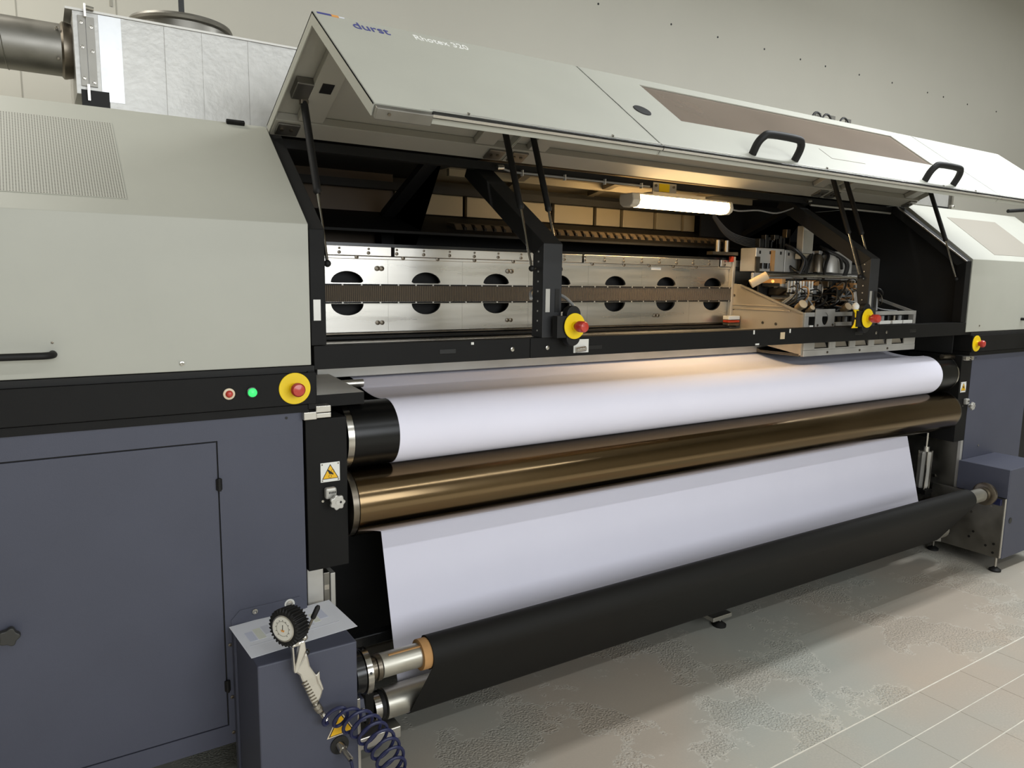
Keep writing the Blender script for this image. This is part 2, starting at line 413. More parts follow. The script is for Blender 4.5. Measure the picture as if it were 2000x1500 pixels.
# right cabinet
cabr = T('printer_cabinet', 'plain blue grey steel base cabinet under the right grey hood', 'cabinet', (4.8, .5, .10))
MB().box(4.436, 5.12, .006, 1.2, .105, 1.172).build('body', 'black_deep', cabr)
MB().box(4.432, 5.125, 0, .006, .10, 1.178).build('front_panel', 'blue', cabr)
screw(4.60, 0, .64, .006, cabr)
MB().cyl((4.47, -.001, 1.163), (4.47, .001, 1.163), .004, 12).build('bolt_hole', 'window_dark', cabr)
MB().box(5.15, 5.9, .12, 1.2, .1, 1.178).build('recess_panel', 'black_deep', cabr)
for x, y in ((4.50, .25), (5.05, .25), (4.50, 1.1), (5.05, 1.1), (5.8, .3), (5.8, 1.1)): MB().cyl((x, y, 0), (x, y, .104), .03, 16).build('leg', 'black_deep', cabr)

# control rails
def rail(x0, x1, name, label):
    r = T(name, label, 'control panel', ((x0 + x1) / 2, .02, 1.176))
    MB().box(x0, x1, -.014, .3, 1.2005, 1.292).build('face_panel', 'black', r, bevel=.0015)
    MB().box(x0, x1 - .02 if x0 < 2 else x1, -.006, .3, 1.1765, 1.1985).build('lower_strip', 'black', r, bevel=.001)
    MB().box(x0, x1, -.002, .3, 1.2925, 1.310).build('upper_strip', 'black_deep', r)
    return r
rl = rail(XL, .662, 'control_rail', 'black control rail with a red and a green button below the left hood')
rr_ = rail(4.385, 5.9, 'control_rail', 'black rail below the right hood')
for x, z, lens, nm in ((.421, 1.246, 'red_lamp', 'red_button'), (.482, 1.246, 'green_lamp', 'green_button')):
    bz = MB().lathe((x, -.014, z), (0, -1, 0), [(0, .0155), (.004, .0155), (.005, .013)], 28).build(nm, 'cream' if lens == 'red_lamp' else 'black_gloss', rl, smooth=True)
    MB().lathe((x, -.019, z), (0, -1, 0), [(0, .0125 if lens[0] == 'g' else .010), (.004, .012 if lens[0] == 'g' else .009), (.008, .006), (.009, .0005)], 24).build('button_lens', lens, bz, smooth=True)
    if lens == 'red_lamp':
        MB().lathe((x, -.027, z), (0, -1, 0), [(0, .0045), (.002, .004), (.0025, .0005)], 16).build('button_centre', 'red', bz, smooth=True)

# hoods
HP = [(0, 1.312), (0, 1.712), (.412, 2.04), (1.25, 2.04), (1.25, 1.312)]
def slope_frame(x, s=0.0, off=0.0):
    d = Vector((0, .412, .328)).normalized(); n = Vector((0, -.328, .412)).normalized()
    o = Vector((x, 0, 1.712)) + d * s + n * off
    return frame(o, (1, 0, 0), d, n)
SL = math.hypot(.412, .328)
hl = T('side_hood', 'light grey sloped hood with perforated vent left of the open lids', 'printer hood', (-.1, .6, 1.312))
MB().prism('x', HP, XL, .654).build('shell', 'grey', hl, bevel=.002)
v = MB(slope_frame(0, 0, 0)).box(-.7, .207, .128 * SL, .837 * SL, 0, .0015).build('perforated_vent', 'perforated', hl)
uvl = v.data.uv_layers.new(name='uv')
mi = (slope_frame(0)).inverted()
for lp in v.data.loops:
    q = mi @ (v.data.vertices[lp.vertex_index].co + Vector(hl.location)); uvl.data[lp.index].uv = (q.x / .0062, q.y / .0062)
hd = MB().tube(smoothpath([(-.25, -.001, 1.371), (-.25, -.03, 1.371), (-.235, -.048, 1.371), (-.21, -.05, 1.371), (-.03, -.05, 1.371), (.005, -.048, 1.371), (.021, -.03, 1.371), (.021, -.001, 1.371)], 5), .0085, 14).build('handle', 'rubber', hl, smooth=True)
screw(.309, 0, 1.333, .006, hl)
screw(.022, 0, 1.398, .003, hl, 'steel_dark')
MB(slope_frame(0)).box(.53, .585, SL - .012, SL + .002, 0, .012).build('hinge_stop', 'black', hl, bevel=.002)
hr = T('side_hood', 'light grey sloped hood with a plain vent right of the open lids', 'printer hood', (5.0, .6, 1.312))
MB().prism('x', HP, 4.33, 5.68).build('shell', 'grey', hr, bevel=.002)
MB(slope_frame(0)).box(4.65, 5.235, .10 * SL, .80 * SL, 0, .0015).build('vent_panel', 'vent_right', hr)
MB().tube(smoothpath([(4.96, -.001, 1.375), (4.96, -.04, 1.375), (4.98, -.05, 1.375), (5.18, -.05, 1.375), (5.20, -.04, 1.375), (5.20, -.001, 1.375)], 5), .0085, 12).build('handle', 'rubber', hr, smooth=True)
screw(4.47, 0, 1.345, .005, hr)
MB(slope_frame(0)).cyl((5.60, SL + .03, .02), (5.95, SL - .02, .10), .012, 12).build('lid_stay', 'rubber', hr, smooth=True)

# ------------------------------------------------------------------ frame: end frames, braces, beam
EP = [(0.004, 1.3675), (0.004, 1.70), (.43, 2.032)]
def brace(x0, x1, ol, depth, name, label, mt='black'):
    t = T(name, label, 'frame', ((x0 + x1) / 2, .03, ol[0][1]))
    i = offset_poly(ol, -depth)
    MB().prism('x', ol[:2] + [i[1], i[0]], x0, x1).build('post', 'post_black_lit' if 'lid' in name else mt, t, bevel=.002)
    MB().prism('x', ol[1:] + [i[2], i[1]], x0, x1).build('arm', 'black_deep', t, bevel=.002)
    return t, i
bt, _ = brace(.657, .702, EP, .05, 'end_frame', 'black frame edging the machine opening beside the left hood')
MB().box(.664, .685, -.001, .003, 1.44, 1.50).build('label_tab', 'alu_dull', bt)
bt2, _ = brace(4.272, 4.327, EP, .05, 'end_frame', 'black frame edging the machine opening beside the right hood')
MB().prism('x', [(-.002, 1.70), (.43, 2.03), (.436, 2.027), (.004, 1.697)], 4.262, 4.271).build('seal_strip', 'alu', bt2)
BP = [(0.0, 1.366), (0.0, 1.69), (.53, 2.025)]
b1, _ = brace(1.465, 1.545, BP, .065, 'lid_brace', 'black bent brace with slots, left of the tube lamp')
b2, _ = brace(3.378, 3.452, BP, .065, 'lid_brace', 'black bent brace in front of the ink carriage')
for b_, x in ((b1, 1.505), (b2, 3.415)):
    for dx in (-.020, .020):
        MB().box(x + dx - .009, x + dx + .009, -.0015, .001, 1.455, 1.535).build('slot', 'window_dark' if dx > 0 else 'alu_dull', b_)
    xs = x - .0405
    for k in range(9):
        MB().cyl((xs + .001, .03, 1.39 + k * .034), (xs - .001, .03, 1.39 + k * .034), .0032, 10).build('side_hole', 'alu_dull', b_)

bm_ = T('front_beam', 'long black cross beam in front of the print gantry', 'beam', (2.5, .05, 1.297))
for x0, x1 in ((.664, 1.4185), (1.4205, 3.4995), (3.5015, 4.385)):
    MB().box(x0, x1, .004, .055, 1.297, 1.366).build('beam_segment', 'black', bm_, bevel=.0015)
for x, z in ((1.345, 1.331), (1.49, 1.331), (3.47, 1.331), (3.56, 1.332)): screw(x, .004, z, .0075, bm_, 'steel')
for x in (1.10, 3.33, 3.80): MB().box(x - .03, x + .03, .002, .006, 1.325, 1.341).build('slot', 'window_dark', bm_, bevel=.004)
MB().box(1.605, 1.672, .001, .006, 1.308, 1.356).build('window_cutout', 'white_plastic', bm_)
MB().cyl((1.612, -.001, 1.318), (1.655, -.001, 1.322), .010, 14).build('latch_pin', 'steel', bm_, smooth=True)
MB().box(1.672, 1.735, .001, .005, 1.318, 1.332).build('slot', 'window_dark', bm_)
for x in (1.19,): MB().box(x - .005, x + .005, .002, .006, 1.352, 1.360).build('marker', 'white_plastic', bm_)
MB().box(2.745, 2.775, .002, .006, 1.322, 1.352).build('marker', 'tan_plastic', bm_)
for x in (2.57, 2.81): MB().box(x - .004, x + .004, .002, .006, 1.348, 1.3655).build('notch', 'white_plastic', bm_)
MB().box(2.583, 2.607, .002, .006, 1.301, 1.308).build('marker', 'white_plastic', bm_)
pb = tag(MB().box(.80, 4.27, .405, .44, 1.2145, 1.250).build('platen_edge_bar', 'alu_dull', bevel=.002), 'pale aluminium bar clamping the white fabric behind the black front beam', 'bar')

# ------------------------------------------------------------------ lids
H, A_, F_ = Vector((.411, 2.046)), Vector((-.072, 2.258)), Vector((-.488, 1.950))
es = (A_ - H); LS = es.length; es.normalize(); ns = Vector((-es.y, es.x)) * -1
if ns.y < 0: ns = -ns
ed = (F_ - A_); LF = ed.length; ed.normalize(); nf = Vector((ed.y, -ed.x))
if nf.y < 0: nf = -nf
def SF(x=0):  # slope panel frame: x along machine, y from hinge to apex, z outwards
    return frame((x, H.x, H.y), (1, 0, 0), (0, es.x, es.y), (0, ns.x, ns.y))
def FF(x=0):  # front panel frame: x along machine, y from apex to front edge, z outwards
    return frame((x, A_.x, A_.y), (1, 0, 0), (0, ed.x, ed.y), (0, nf.x, nf.y))
PROFILE = [tuple(H), tuple(A_), tuple(F_)]
IN28 = offset_poly(PROFILE, .030)
if Vector(IN28[1]).y > A_.y: IN28 = offset_poly(PROFILE, -.030)
def lid(x0, x1, label, window=False, handles=(), ports=()):
    t = T('access_lid', label, 'lid', ((x0 + x1) / 2, H.x, H.y), 'raised grey access lids')
    x0 += .0015; x1 -= .0015
    if window:
        wx0, wx1, a, c = 1.765, 3.262, .105 * LF, .60 * LF
        MB(FF()).holed((x0, x1, 0, LF), (wx0 + wx1) / 2, (a + c) / 2, rectr((wx1 - wx0) / 2, (c - a) / 2), -.004, 0, 64, [math.atan2(sy * (c - a), sx * (wx1 - wx0)) for sx in (-1, 1) for sy in (-1, 1)]).build('front_panel', 'grey', t)
        MB(FF()).box(wx0 - .012, wx1 + .012, a - .012, c + .012, -.008, -.0045).build('window_pane', 'smoke', t, label='smoky translucent inspection window')
    else:
        MB(FF()).box(x0, x1, 0, LF, -.004, 0).build('front_panel', 'grey', t)
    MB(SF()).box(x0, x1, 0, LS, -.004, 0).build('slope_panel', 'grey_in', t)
    for x in (x0, x1 - .003):
        MB().prism('x', PROFILE + IN28[::-1], x, x + .003).build('end_flange', 'grey', t)
    MB(FF()).box(x0 + .004, x1 - .004, LF - .004, LF, -.030, -.004).build('front_flange', 'grey', t)
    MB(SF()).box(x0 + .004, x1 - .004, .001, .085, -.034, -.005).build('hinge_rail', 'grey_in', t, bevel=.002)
    for s_, xx in ((0, x0 + .075), (1, x1 - .155)):
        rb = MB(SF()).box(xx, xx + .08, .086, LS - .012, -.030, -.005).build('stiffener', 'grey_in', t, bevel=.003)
        MB(SF()).box(xx + .022, xx + .058, .24, .285, -.032, -.029).build('port', 'window_dark', rb)
        MB(SF()).box(xx - .05 if s_ == 0 else xx + .078, xx + .002 if s_ == 0 else xx + .13, .19, .27, -.030, -.005).build('strut_bracket', 'galv', t, bevel=.003)
        pl_ = MB(SF()).box(xx - .06 if s_ == 0 else xx + .07, xx + .01 if s_ == 0 else xx + .14, .015, .075, -.042, -.0345).build('hinge_plate', 'galv', t, bevel=.002)
        for q in (.015, .045):
            MB(SF()).cyl(((xx - .06 if s_ == 0 else xx + .07) + q, .05, -.042), ((xx - .06 if s_ == 0 else xx + .07) + q, .05, -.047), .006, 10).build('bolt', 'steel_dark', pl_)
    MB(SF()).box(x0 + .156, x1 - .156, .30, .345, -.022, -.005).build('cross_stiffener', 'grey_in', t, bevel=.003)
    ex0 = x0 + (.145 if x0 < 1 else 0)
    if x0 < 1:
        ib = MB(FF()).box(x0 + .004, x0 + .143, LF, LF + .018, -.030, -.002).build('corner_bracket', 'galv', t, bevel=.002)
        MB(FF()).cyl((x0 + .035, LF + .018, -.014), (x0 + .035, LF + .020, -.014), .004, 10).build('bolt', 'steel_dark', ib)
    MB(FF()).box(ex0, x1, LF + .0003, LF + .007, -.014, .002).build('edge_strip', 'black_gloss', t, bevel=.002)
    MB(FF()).box(ex0, x1, LF + .0073, LF + .0105, -.010, -.003).build('edge_bead', 'alu', t)
    MB(FF()).box(ex0, x1, LF - .010, LF - .007, 0, .0015).build('edge_lip', 'alu_dull', t)
    for hx in handles:
        w2 = .105; yb = LF * .93
        hnd = MB(FF()).tube(smoothpath([(hx - w2, yb, 0), (hx - w2, yb - .004, .035), (hx - w2 + .012, yb - .006, .058), (hx - w2 + .040, yb - .008, .068), (hx + w2 - .040, yb - .008, .068), (hx + w2 - .012, yb - .006, .058), (hx + w2, yb - .004, .035), (hx + w2, yb, 0)], 6), .0125, 16).build('handle', 'rubber', t, smooth=True)
    for px in ports:
        MB(FF()).lathe((px, LF * .545, .0005), (0, 0, 1), [(0, .031), (.002, .030), (.0022, .0005)], 32).build('port_cap', 'rubber', t)
    return t
l1 = lid(.654, 1.530, 'leftmost raised grey lid with two lettered logos near its ridge')
l2 = lid(1.530, 3.500, 'long middle raised grey lid with smoky window and two black handles', True, (2.052, 3.060), (1.618, 3.447))
l3 = lid(3.500, 4.328, 'rightmost raised grey lid with no window or handle')
# lettering on the left lid
FT = lambda x, s: frame(Vector((x, A_.x, A_.y)) + Vector((0, ed.x, ed.y)) * s + Vector((0, nf.x, nf.y)) * .0006, (1, 0, 0), (0, -ed.x, -ed.y), (0, nf.x, nf.y))
text('durst', .062, FT(.752, .064), 'lettering', 'blue_print', l1, sx=.80)
text('Rhotex 320', .046, FT(.932, .056), 'lettering', 'white_print', l1, sx=.80)
MB(FF()).box(.668, .706, -.001, .009, 0, .0012).build('logo_bar', 'blue_print', l1)
MB(FF()).box(.7065, .726, -.001, .012, 0, .0012).build('logo_block', 'orange_print', l1)
MB(FF()).box(.7265, .742, .004, .010, 0, .0012).build('logo_dash', 'print_grey', l1)
# small scribed lines on the middle lid
MB(FF()).box(2.435, 2.438, .343, .414, 0, .0006).build('seam_line', 'steel_dark', l2)
MB(FF()).box(2.4385, 2.64, .411, .414, 0, .0006).build('seam_line', 'steel_dark', l2)
for x in (.90, 1.35, 2.3, 3.05, 3.30): MB(FF()).cyl((x, LF - .0085, .0015), (x, LF - .0085, .005), .004, 10).build('rivet', 'steel', l1 if x < 1.5 else l2)

# gas struts
def strut(x, label, xt=None):
    xt = x if xt is None else xt
    top, mid, bot = Vector((xt, .228, 2.090)), Vector(((x + xt) / 2, .118, 1.815)), Vector((x, .042, 1.604))
    t = T('gas_strut', label, 'gas strut', bot, 'gas struts under the lids')
    MB().cyl(top, mid, .0115, 16).build('cylinder', 'rubber', t, smooth=True)
    MB().cyl(mid, bot, .0048, 12).build('piston_rod', 'steel', t, smooth=True)
    MB().lathe(mid, (mid - bot), [(-.006, .008), (0, .0125), (.008, .0125)], 16).build('gland', 'rubber', t, smooth=True)
    MB().sphere(bot, .011, 12).build('ball_socket', 'rubber', t, smooth=True)
    MB().cyl(bot, bot + Vector((.018 if x in SIDE else -.018, 0, 0)), .005, 10).build('ball_stud', 'steel_dark', t)
    MB().box(xt - .012, xt + .012, .218, .242, 2.085, 2.105).build('top_clevis', 'steel_dark', t, bevel=.003)
    return t
SIDE = (1.445, 3.36, 4.255)
strut(.722, 'gas strut of the left lid beside the left hood')
strut(1.445, 'gas strut left of the slotted black brace, silver rod fully shown')
strut(1.565, 'gas strut right of the slotted black brace, rod end hidden by it')
strut(3.36, 'gas strut left of the brace by the ink carriage')
strut(3.468, 'gas strut just right of the brace by the ink carriage')
strut(4.255, 'gas strut of the right lid beside the right hood')

# ------------------------------------------------------------------ interior
rc = T('rear_housing', 'inner rear housing of the printer with tan panels behind the tube lamp', 'housing', (2.5, 1.2, 1.2))
MB().box(.66, 4.325, 1.20, 1.25, .25, 2.035).build('rear_sheet', 'black_deep', rc)
MB().box(.66, 1.499, .418, 1.25, 2.030, 2.038).build('roof_sheet', 'black_deep', rc)  # left bay roof painted black for the shade away from the lamp
MB().box(1.50, 3.449, .418, 1.25, 2.030, 2.038).build('roof_sheet', 'tan_panel', rc)
MB().box(3.45, 4.325, .418, 1.25, 2.030, 2.038).build('roof_sheet', 'black_deep', rc)  # right bay roof blackened likewise, shade put into the colour
x = 1.40
k = 0
while x < 3.25:
    wd = (.11, .265, .265, .255, .28, .19, .25, .22)[k % 8]
    MB().box(x, x + wd - .022, 1.10, 1.125, 1.862, 1.995).build('rear_panel', 'tan_panel', rc, bevel=.003)
    x += wd; k += 1
MB().box(.66, 1.395, 1.11, 1.125, 1.70, 2.03).build('rear_panel', 'tan_panel_shaded', rc)  # left rear wall, dimmer light painted as a darker tone
MB().box(3.27, 4.32, 1.0, 1.01, 1.30, 2.03).build('rear_panel', 'black_deep', rc)  # black sheet standing in for the unlit right end of the interior
MB().prism('x', [(.72, 1.755), (1.12, 1.862), (1.12, 1.855), (.72, 1.745)], .665, 4.32).build('sloped_tray', 'black', rc)
MB().box(.665, 4.32, 1.02, 1.06, 1.952, 1.985).build('inner_rail', 'black_deep', rc)
MB().box(1.51, 3.44, .78, .80, 2.00, 2.0295).build('roof_stiffener', 'tan_panel', rc)
for xx in (1.75, 2.25, 2.9):
    MB().prism('z', [(xx, .55), (xx + .04, .55), (xx + .26, 1.05), (xx + .22, 1.05)], 2.005, 2.029).build('roof_stiffener', 'tan_panel', rc)
for xx in (1.30, 3.62):   # rear mirror of the braces
    MB().prism('x', [(1.09, 1.40), (1.09, 1.80), (.55, 2.02), (.62, 2.02), (1.02, 1.86), (1.02, 1.40)][::-1], xx, xx + .06).build('rear_brace', 'black_deep', rc)
MB().prism('x', [(.06, .75), (.06, 1.72), (.44, 2.028), (1.19, 2.028), (1.19, .75)], .6555, .6655).build('side_wall', 'black_deep', rc)
MB().prism('x', [(.06, 1.19), (.06, 1.72), (.44, 2.028), (1.19, 2.028), (1.19, 1.19)], 4.3195, 4.3285).build('side_wall', 'black_deep', rc)
MB().box(4.434, 4.436, .02, 1.2, .1, 1.3).build('inner_panel', 'black_deep', rc)
MB().box(3.55, 4.32, .50, .505, 1.22, 1.34).build('inner_panel', 'black', rc)
MB().box(.66, 4.32, .62, 1.19, 1.235, 1.30).build('lower_deck', 'black_deep', rc)
MB().box(.64, 4.43, .60, .61, .10, 1.2).build('lower_back_sheet', 'black_deep', rc)

hr_ = T('hinge_shaft', 'long black hinge rail with a tied grey cable under the lids', 'rail', (2.5, .47, 1.975))
MB().box(.70, 4.28, .455, .49, 1.988, 2.018).build('rail', 'black_deep', hr_)
MB().tube([(1.56, .452, 2.0), (1.62, .448, 1.988), (2.35, .448, 1.988)], .0045, 8).build('cable', 'cable_grey', hr_, smooth=True)
MB().cyl((3.50, .448, 1.982), (4.25, .448, 1.982), .006, 10).build('tube', 'alu_dull', hr_, smooth=True)
for xx in (1.665, 1.876, 2.09, 2.30): MB().box(xx - .002, xx + .002, .440, .456, 1.976, 1.999).build('cable_tie', 'white_plastic', hr_)
for xx in (1.548, 3.462): MB().cyl((xx - .012, .43, 1.996), (xx + .016, .43, 1.999), .010, 12).build('shaft_end', 'steel', hr_, smooth=True)

# tube lamp
lp = T('tube_lamp', 'lit white tube lamp hanging inside the open machine', 'lamp', (2.53, .45, 1.885), )
prof = [(-.034, .0), (-.040, .012), (-.036, .030), (-.022, .044), (.022, .044), (.036, .030), (.040, .012), (.034, .0)]
def lampprof(scale, z0=0): return [(.45 + y * scale, 1.892 + z0 + z * 1.15) for y, z in prof]
diff = [(.410, 1.944), (.404, 1.920), (.410, 1.904), (.426, 1.894), (.470, 1.894), (.488, 1.905), (.493, 1.925), (.490, 1.944)]
MB().prism('x', diff, 2.262, 2.828).build('diffuser', 'lamp_white', lp, smooth=True)
MB().prism('x', [(.412, 1.9445), (.420, 1.953), (.480, 1.953), (.488, 1.9445)], 2.262, 2.828).build('housing', 'lamp_cap', lp)
cap = [(.45 + (y - .45) * 1.1, 1.92 + (z - 1.92) * 1.12) for y, z in diff] + [(.488, 1.950), (.412, 1.950)]
for a, c in ((2.215, 2.261), (2.829, 2.856)): MB().prism('x', cap, a, c).build('end_cap', 'lamp_cap', lp, bevel=.006)
MB().box(2.345, 2.68, .42, .48, 1.9535, 1.964).build('mounting_plate', 'alu_lamplit', lp)
MB().box(2.37, 2.515, .445, .454, 1.9645, 2.010).build('bracket', 'alu', lp, bevel=.002)
MB().box(2.405, 2.47, .4440, .4448, 1.970, 2.006).build('warning_sticker', 'yellow', lp)
for xx in (2.385, 2.495): MB().cyl((xx, .445, 1.995), (xx, .440, 1.995), .006, 10).build('bolt', 'steel_dark', lp)
MB().tube(smoothpath([(2.856, .45, 1.93), (2.95, .455, 1.918), (3.1, .46, 1.93), (3.25, .46, 1.925), (3.40, .46, 1.965)], 5), .004, 8).build('lamp_cable', 'cable_grey', lp, smooth=True)

# gantry
ga = T('print_gantry', 'long polished aluminium gantry beam with oval holes behind the front beam', 'gantry', (2.5, .62, 1.33))
pitch = .3285; xs0 = .985
xa = .668
for i in range(11):
    cx = xs0 + i * pitch; xb = cx + pitch / 2 if i < 10 else 4.30
    if xa >= 4.30: break
    xb = min(xb, 4.30)
    for z0_, z1_, zc_, sg in ((1.5055, 1.645, 1.556, 1), (1.358, 1.5045, 1.452, -1)):
        def drad(a, zc_=zc_, sg=sg):
            lo, hi = 0.0, .2
            for _ in range(24):
                r_ = (lo + hi) / 2; dx = r_ * math.cos(a); dz = (zc_ + r_ * math.sin(a) - (1.505 + sg * .0395)) * sg
                if dz >= 0 and (dx / .064) ** 2 + (dz / .044) ** 2 <= 1: lo = r_
                else: hi = r_
            return lo
        MB(FRONT(0, .60, 0)).holed((xa, xb, z0_, z1_), cx, zc_, drad, -.012, 0, 60).build('face_plate', 'alu', ga)
    xa = xb + .0006
MB().box(.668, 4.30, .66, .74, 1.34, 1.68).build('core', 'black_deep', ga)
MB().box(.668, 4.30, .592, .66, 1.634, 1.6455).build('ledge', 'alu', ga, bevel=.002)
MB().box(.668, 4.30, .61, .70, 1.682, 1.694).build('top_cover', 'black_gloss', ga)
rb = [.668, 1.158, 1.172, 2.086, 2.098, 2.98, 2.992, 4.30]
for a, c in zip(rb[::2], rb[1::2]):
    MB().box(a, c, .585, .625, 1.6465, 1.6815).build('rail_segment', 'alu', ga, bevel=.0015)
bolt0 = None
def bolt(x, y, z, r):
    global bolt0, bpos
    if bolt0 is None:
        bolt0 = MB().lathe((x, y, z), (0, -1, 0), [(0, .006), (.003, .006), (.004, .003), (.0015, .0025), (.0015, .0003)], 10).build('bolt', 'steel_dark', ga, smooth=True); bpos = Vector((x, y, z))
    else:
        o = bolt0.copy(); COL.objects.link(o); o.parent = ga
        o.matrix_local = Matrix.Translation(Vector((x, y, z)) - Vector(ga.location)) @ Matrix.Scale(r / .006, 4) @ Matrix.Translation(Vector(ga.location) - bpos)
x = .72
while x < 3.1:
    bolt(x, .585, 1.657, .0065); bolt(x + .001, .585, 1.672, .0045); x += .115
for x in (.70, .85, 1.02, 1.21, 1.36, 1.53, 1.72, 1.9, 2.15, 2.34, 2.5, 2.66, 2.82): bolt(x, .592, 1.641, .0075)
for x in (.865, .883, 1.458, 1.476):
    bolt(x * 1.0 + .24, .600, 1.600, .010)
    bolt(x * 1.0 + .24, .600, 1.392, .009)
for x in (2.555, 2.577): bolt(x, .600, 1.400, .009)
MB().box(2.52, 2.585, .5985, .600, 1.622, 1.634).build('type_plate', 'white_plastic', ga)
rbn = MB().box(.69, 4.28, .580, .594, 1.474, 1.536).build('ribbed_guide', 'ribbed', ga)
for z, nm in ((1.538, 0), (1.470, 1)): MB().box(.69, 4.28, .578, .596, z - .0025, z + .0025).build('guide_edge', 'rubber', ga)
x = .73
while x < 3.1:
    for z in (1.538, 1.470): MB().box(x, x + .006, .576, .578, z - .003, z + .003).build('guide_clip', 'alu_dull', ga)
    x += .075
for y0, y1, z0, z1, mt, nm in ((.585, .62, 1.350, 1.356, 'steel_dark', 'lower_groove'), (.55, .60, 1.335, 1.345, 'rubber', 'lower_groove'), (.46, .60, 1.318, 1.330, 'alu', 'lower_rail')):
    MB().box(.668, 4.30, y0, y1, z0, z1).build(nm, mt, ga, bevel=.001)

# energy chain behind the gantry
ec = T('energy_chain', 'brown ribbed cable chain lying behind the gantry', 'cable chain', (2.3, .85, 1.74), )
lk = None
for i in range(34):
    x = 1.56 + i * .051
    if lk is None:
        lk = MB().prism('x', [(.80, 1.758), (.80, 1.772), (.83, 1.806), (.90, 1.815), (.90, 1.775)], x, x + .036).build('link', 'ribbon', ec, bevel=.003)
        pin = MB().cyl((x + .036, .806, 1.783), (x + .048, .806, 1.783), .009, 8).build('link_pin', 'rubber', lk); lx = x
    else:
        o = lk.copy(); COL.objects.link(o); o.parent = ec; o.location = (x - lx, 0, 0)
        p = pin.copy(); COL.objects.link(p); p.parent = o

# ------------------------------------------------------------------ ink carriage
ca = T('print_carriage', 'aluminium ink carriage full of hoses and cables on the gantry', 'print carriage', (3.55, .35, 1.22))
CX0, CX1 = 3.093, 4.066
MB().prism('x', [(.14, 1.222), (.142, 1.425), (.165, 1.432), (.53, 1.556), (.60, 1.563), (.60, 1.300), (.40, 1.262), (.36, 1.255)], CX0, CX0 + .006).build('side_plate', 'alu_lamplit', ca, bevel=.001)
MB().prism('x', [(.139, 1.421), (.143, 1.428), (.165, 1.4345), (.53, 1.5585), (.53, 1.550), (.166, 1.426)], CX0 - .012, CX0).build('plate_lip', 'alu_lamplit', ca)
MB().prism('x', [(.139, 1.222), (.139, 1.421), (.150, 1.421), (.150, 1.222)], CX0 - .010, CX0).build('plate_lip', 'alu_lamplit', ca)
for z in (1.452, 1.432): MB().box(CX0 - .006, CX0, .22, .59, z - .003, z + .003).build('plate_crease', 'alu_lamplit', ca, bevel=.002)
for y, z in ((.38, 1.367), (.30, 1.365), (.572, 1.50), (.572, 1.43)): MB().cyl((CX0, y, z), (CX0 - .003, y, z), .007, 10).build('bolt', 'steel_dark', ca)
MB().box(CX0 - .02, CX0, .575, .60, 1.24, 1.70).build('back_post', 'alu_lamplit', ca, bevel=.002)
for z, m_ in ((1.385, 'white_plastic'), (1.366, 'red_wire'), (1.350, 'steel_dark')): MB().box(3.0, 3.085, .52, .56, z - .010 if z > 1.37 else z - .006, z + .010 if z > 1.37 else z + .006).build('bearing_block', m_, ca, bevel=.003)
MB().box(2.90, 3.09, .56, .60, 1.706, 1.722).build('head_arm', 'steel_dark', ca)
for xx in (2.955, 3.02): MB().cyl((xx, .58, 1.72), (xx, .58, 1.78), .015, 12).build('head_arm_pin', 'steel_dark', ca)
MB().box(3.045, 3.06, .56, .58, 1.672, 1.700).build('red_connector', 'red_wire', ca)
# front tray frame
MB().box(CX0 + .006, CX1, .14, .152, 1.408, 1.428).build('tray_top_bar', 'alu_dull', ca, bevel=.001)
MB().box(CX0 + .006, CX0 + .035, .14, .17, 1.222, 1.4075).build('tray_post', 'alu_dull', ca, bevel=.001)
MB().box(CX1 - .022, CX1, .14, .17, 1.222, 1.4075).build('tray_post', 'alu_dull', ca, bevel=.001)
MB().box(CX0 + .04, CX1 - .03, .19, .20, 1.28, 1.40).build('tray_inner_sheet', 'black_deep', ca)
MB().box(CX0 + .01, CX1 - .005, .155, .58, 1.285, 1.295).build('tray_floor', 'black_deep', ca)
MB().prism('x', [(.152, 1.41), (.152, 1.428), (.58, 1.56), (.58, 1.545)], CX1 - .006, CX1).build('side_rail', 'alu_dull', ca)
MB(FRONT(0, .138, 0)).holed((3.172, 3.325, 1.354, 1.444), 3.249, 1.397, lambda a: 1 / math.sqrt((math.cos(a) / .024) ** 2 + (math.sin(a) / .031) ** 2), 0, .003, 28).build('bracket_plate', 'alu_dull', ca)
for xx in (3.19, 3.31): screw(xx, .135, 1.366, .006, ca, 'steel_dark')
MB().box(CX0 + .045, 3.165, .139, .150, 1.347, 1.366).build('white_block', 'white_plastic', ca)
for xx, wd in ((3.34, .14), (3.72, .10), (3.84, .09), (3.94, .09)): MB().box(xx, xx + wd, .136, .150, 1.360, 1.378).build('white_block', 'white_plastic' if xx > 3.6 else 'alu_dull', ca, bevel=.002)
for i in range(12):
    xx = 3.36 + i * .055
    MB().cyl((xx, .175, 1.37), (xx, .175, 1.402), .011, 10).build('ink_connector', ('black_gloss', 'steel_dark', 'cable_grey')[i % 3], ca, smooth=True)
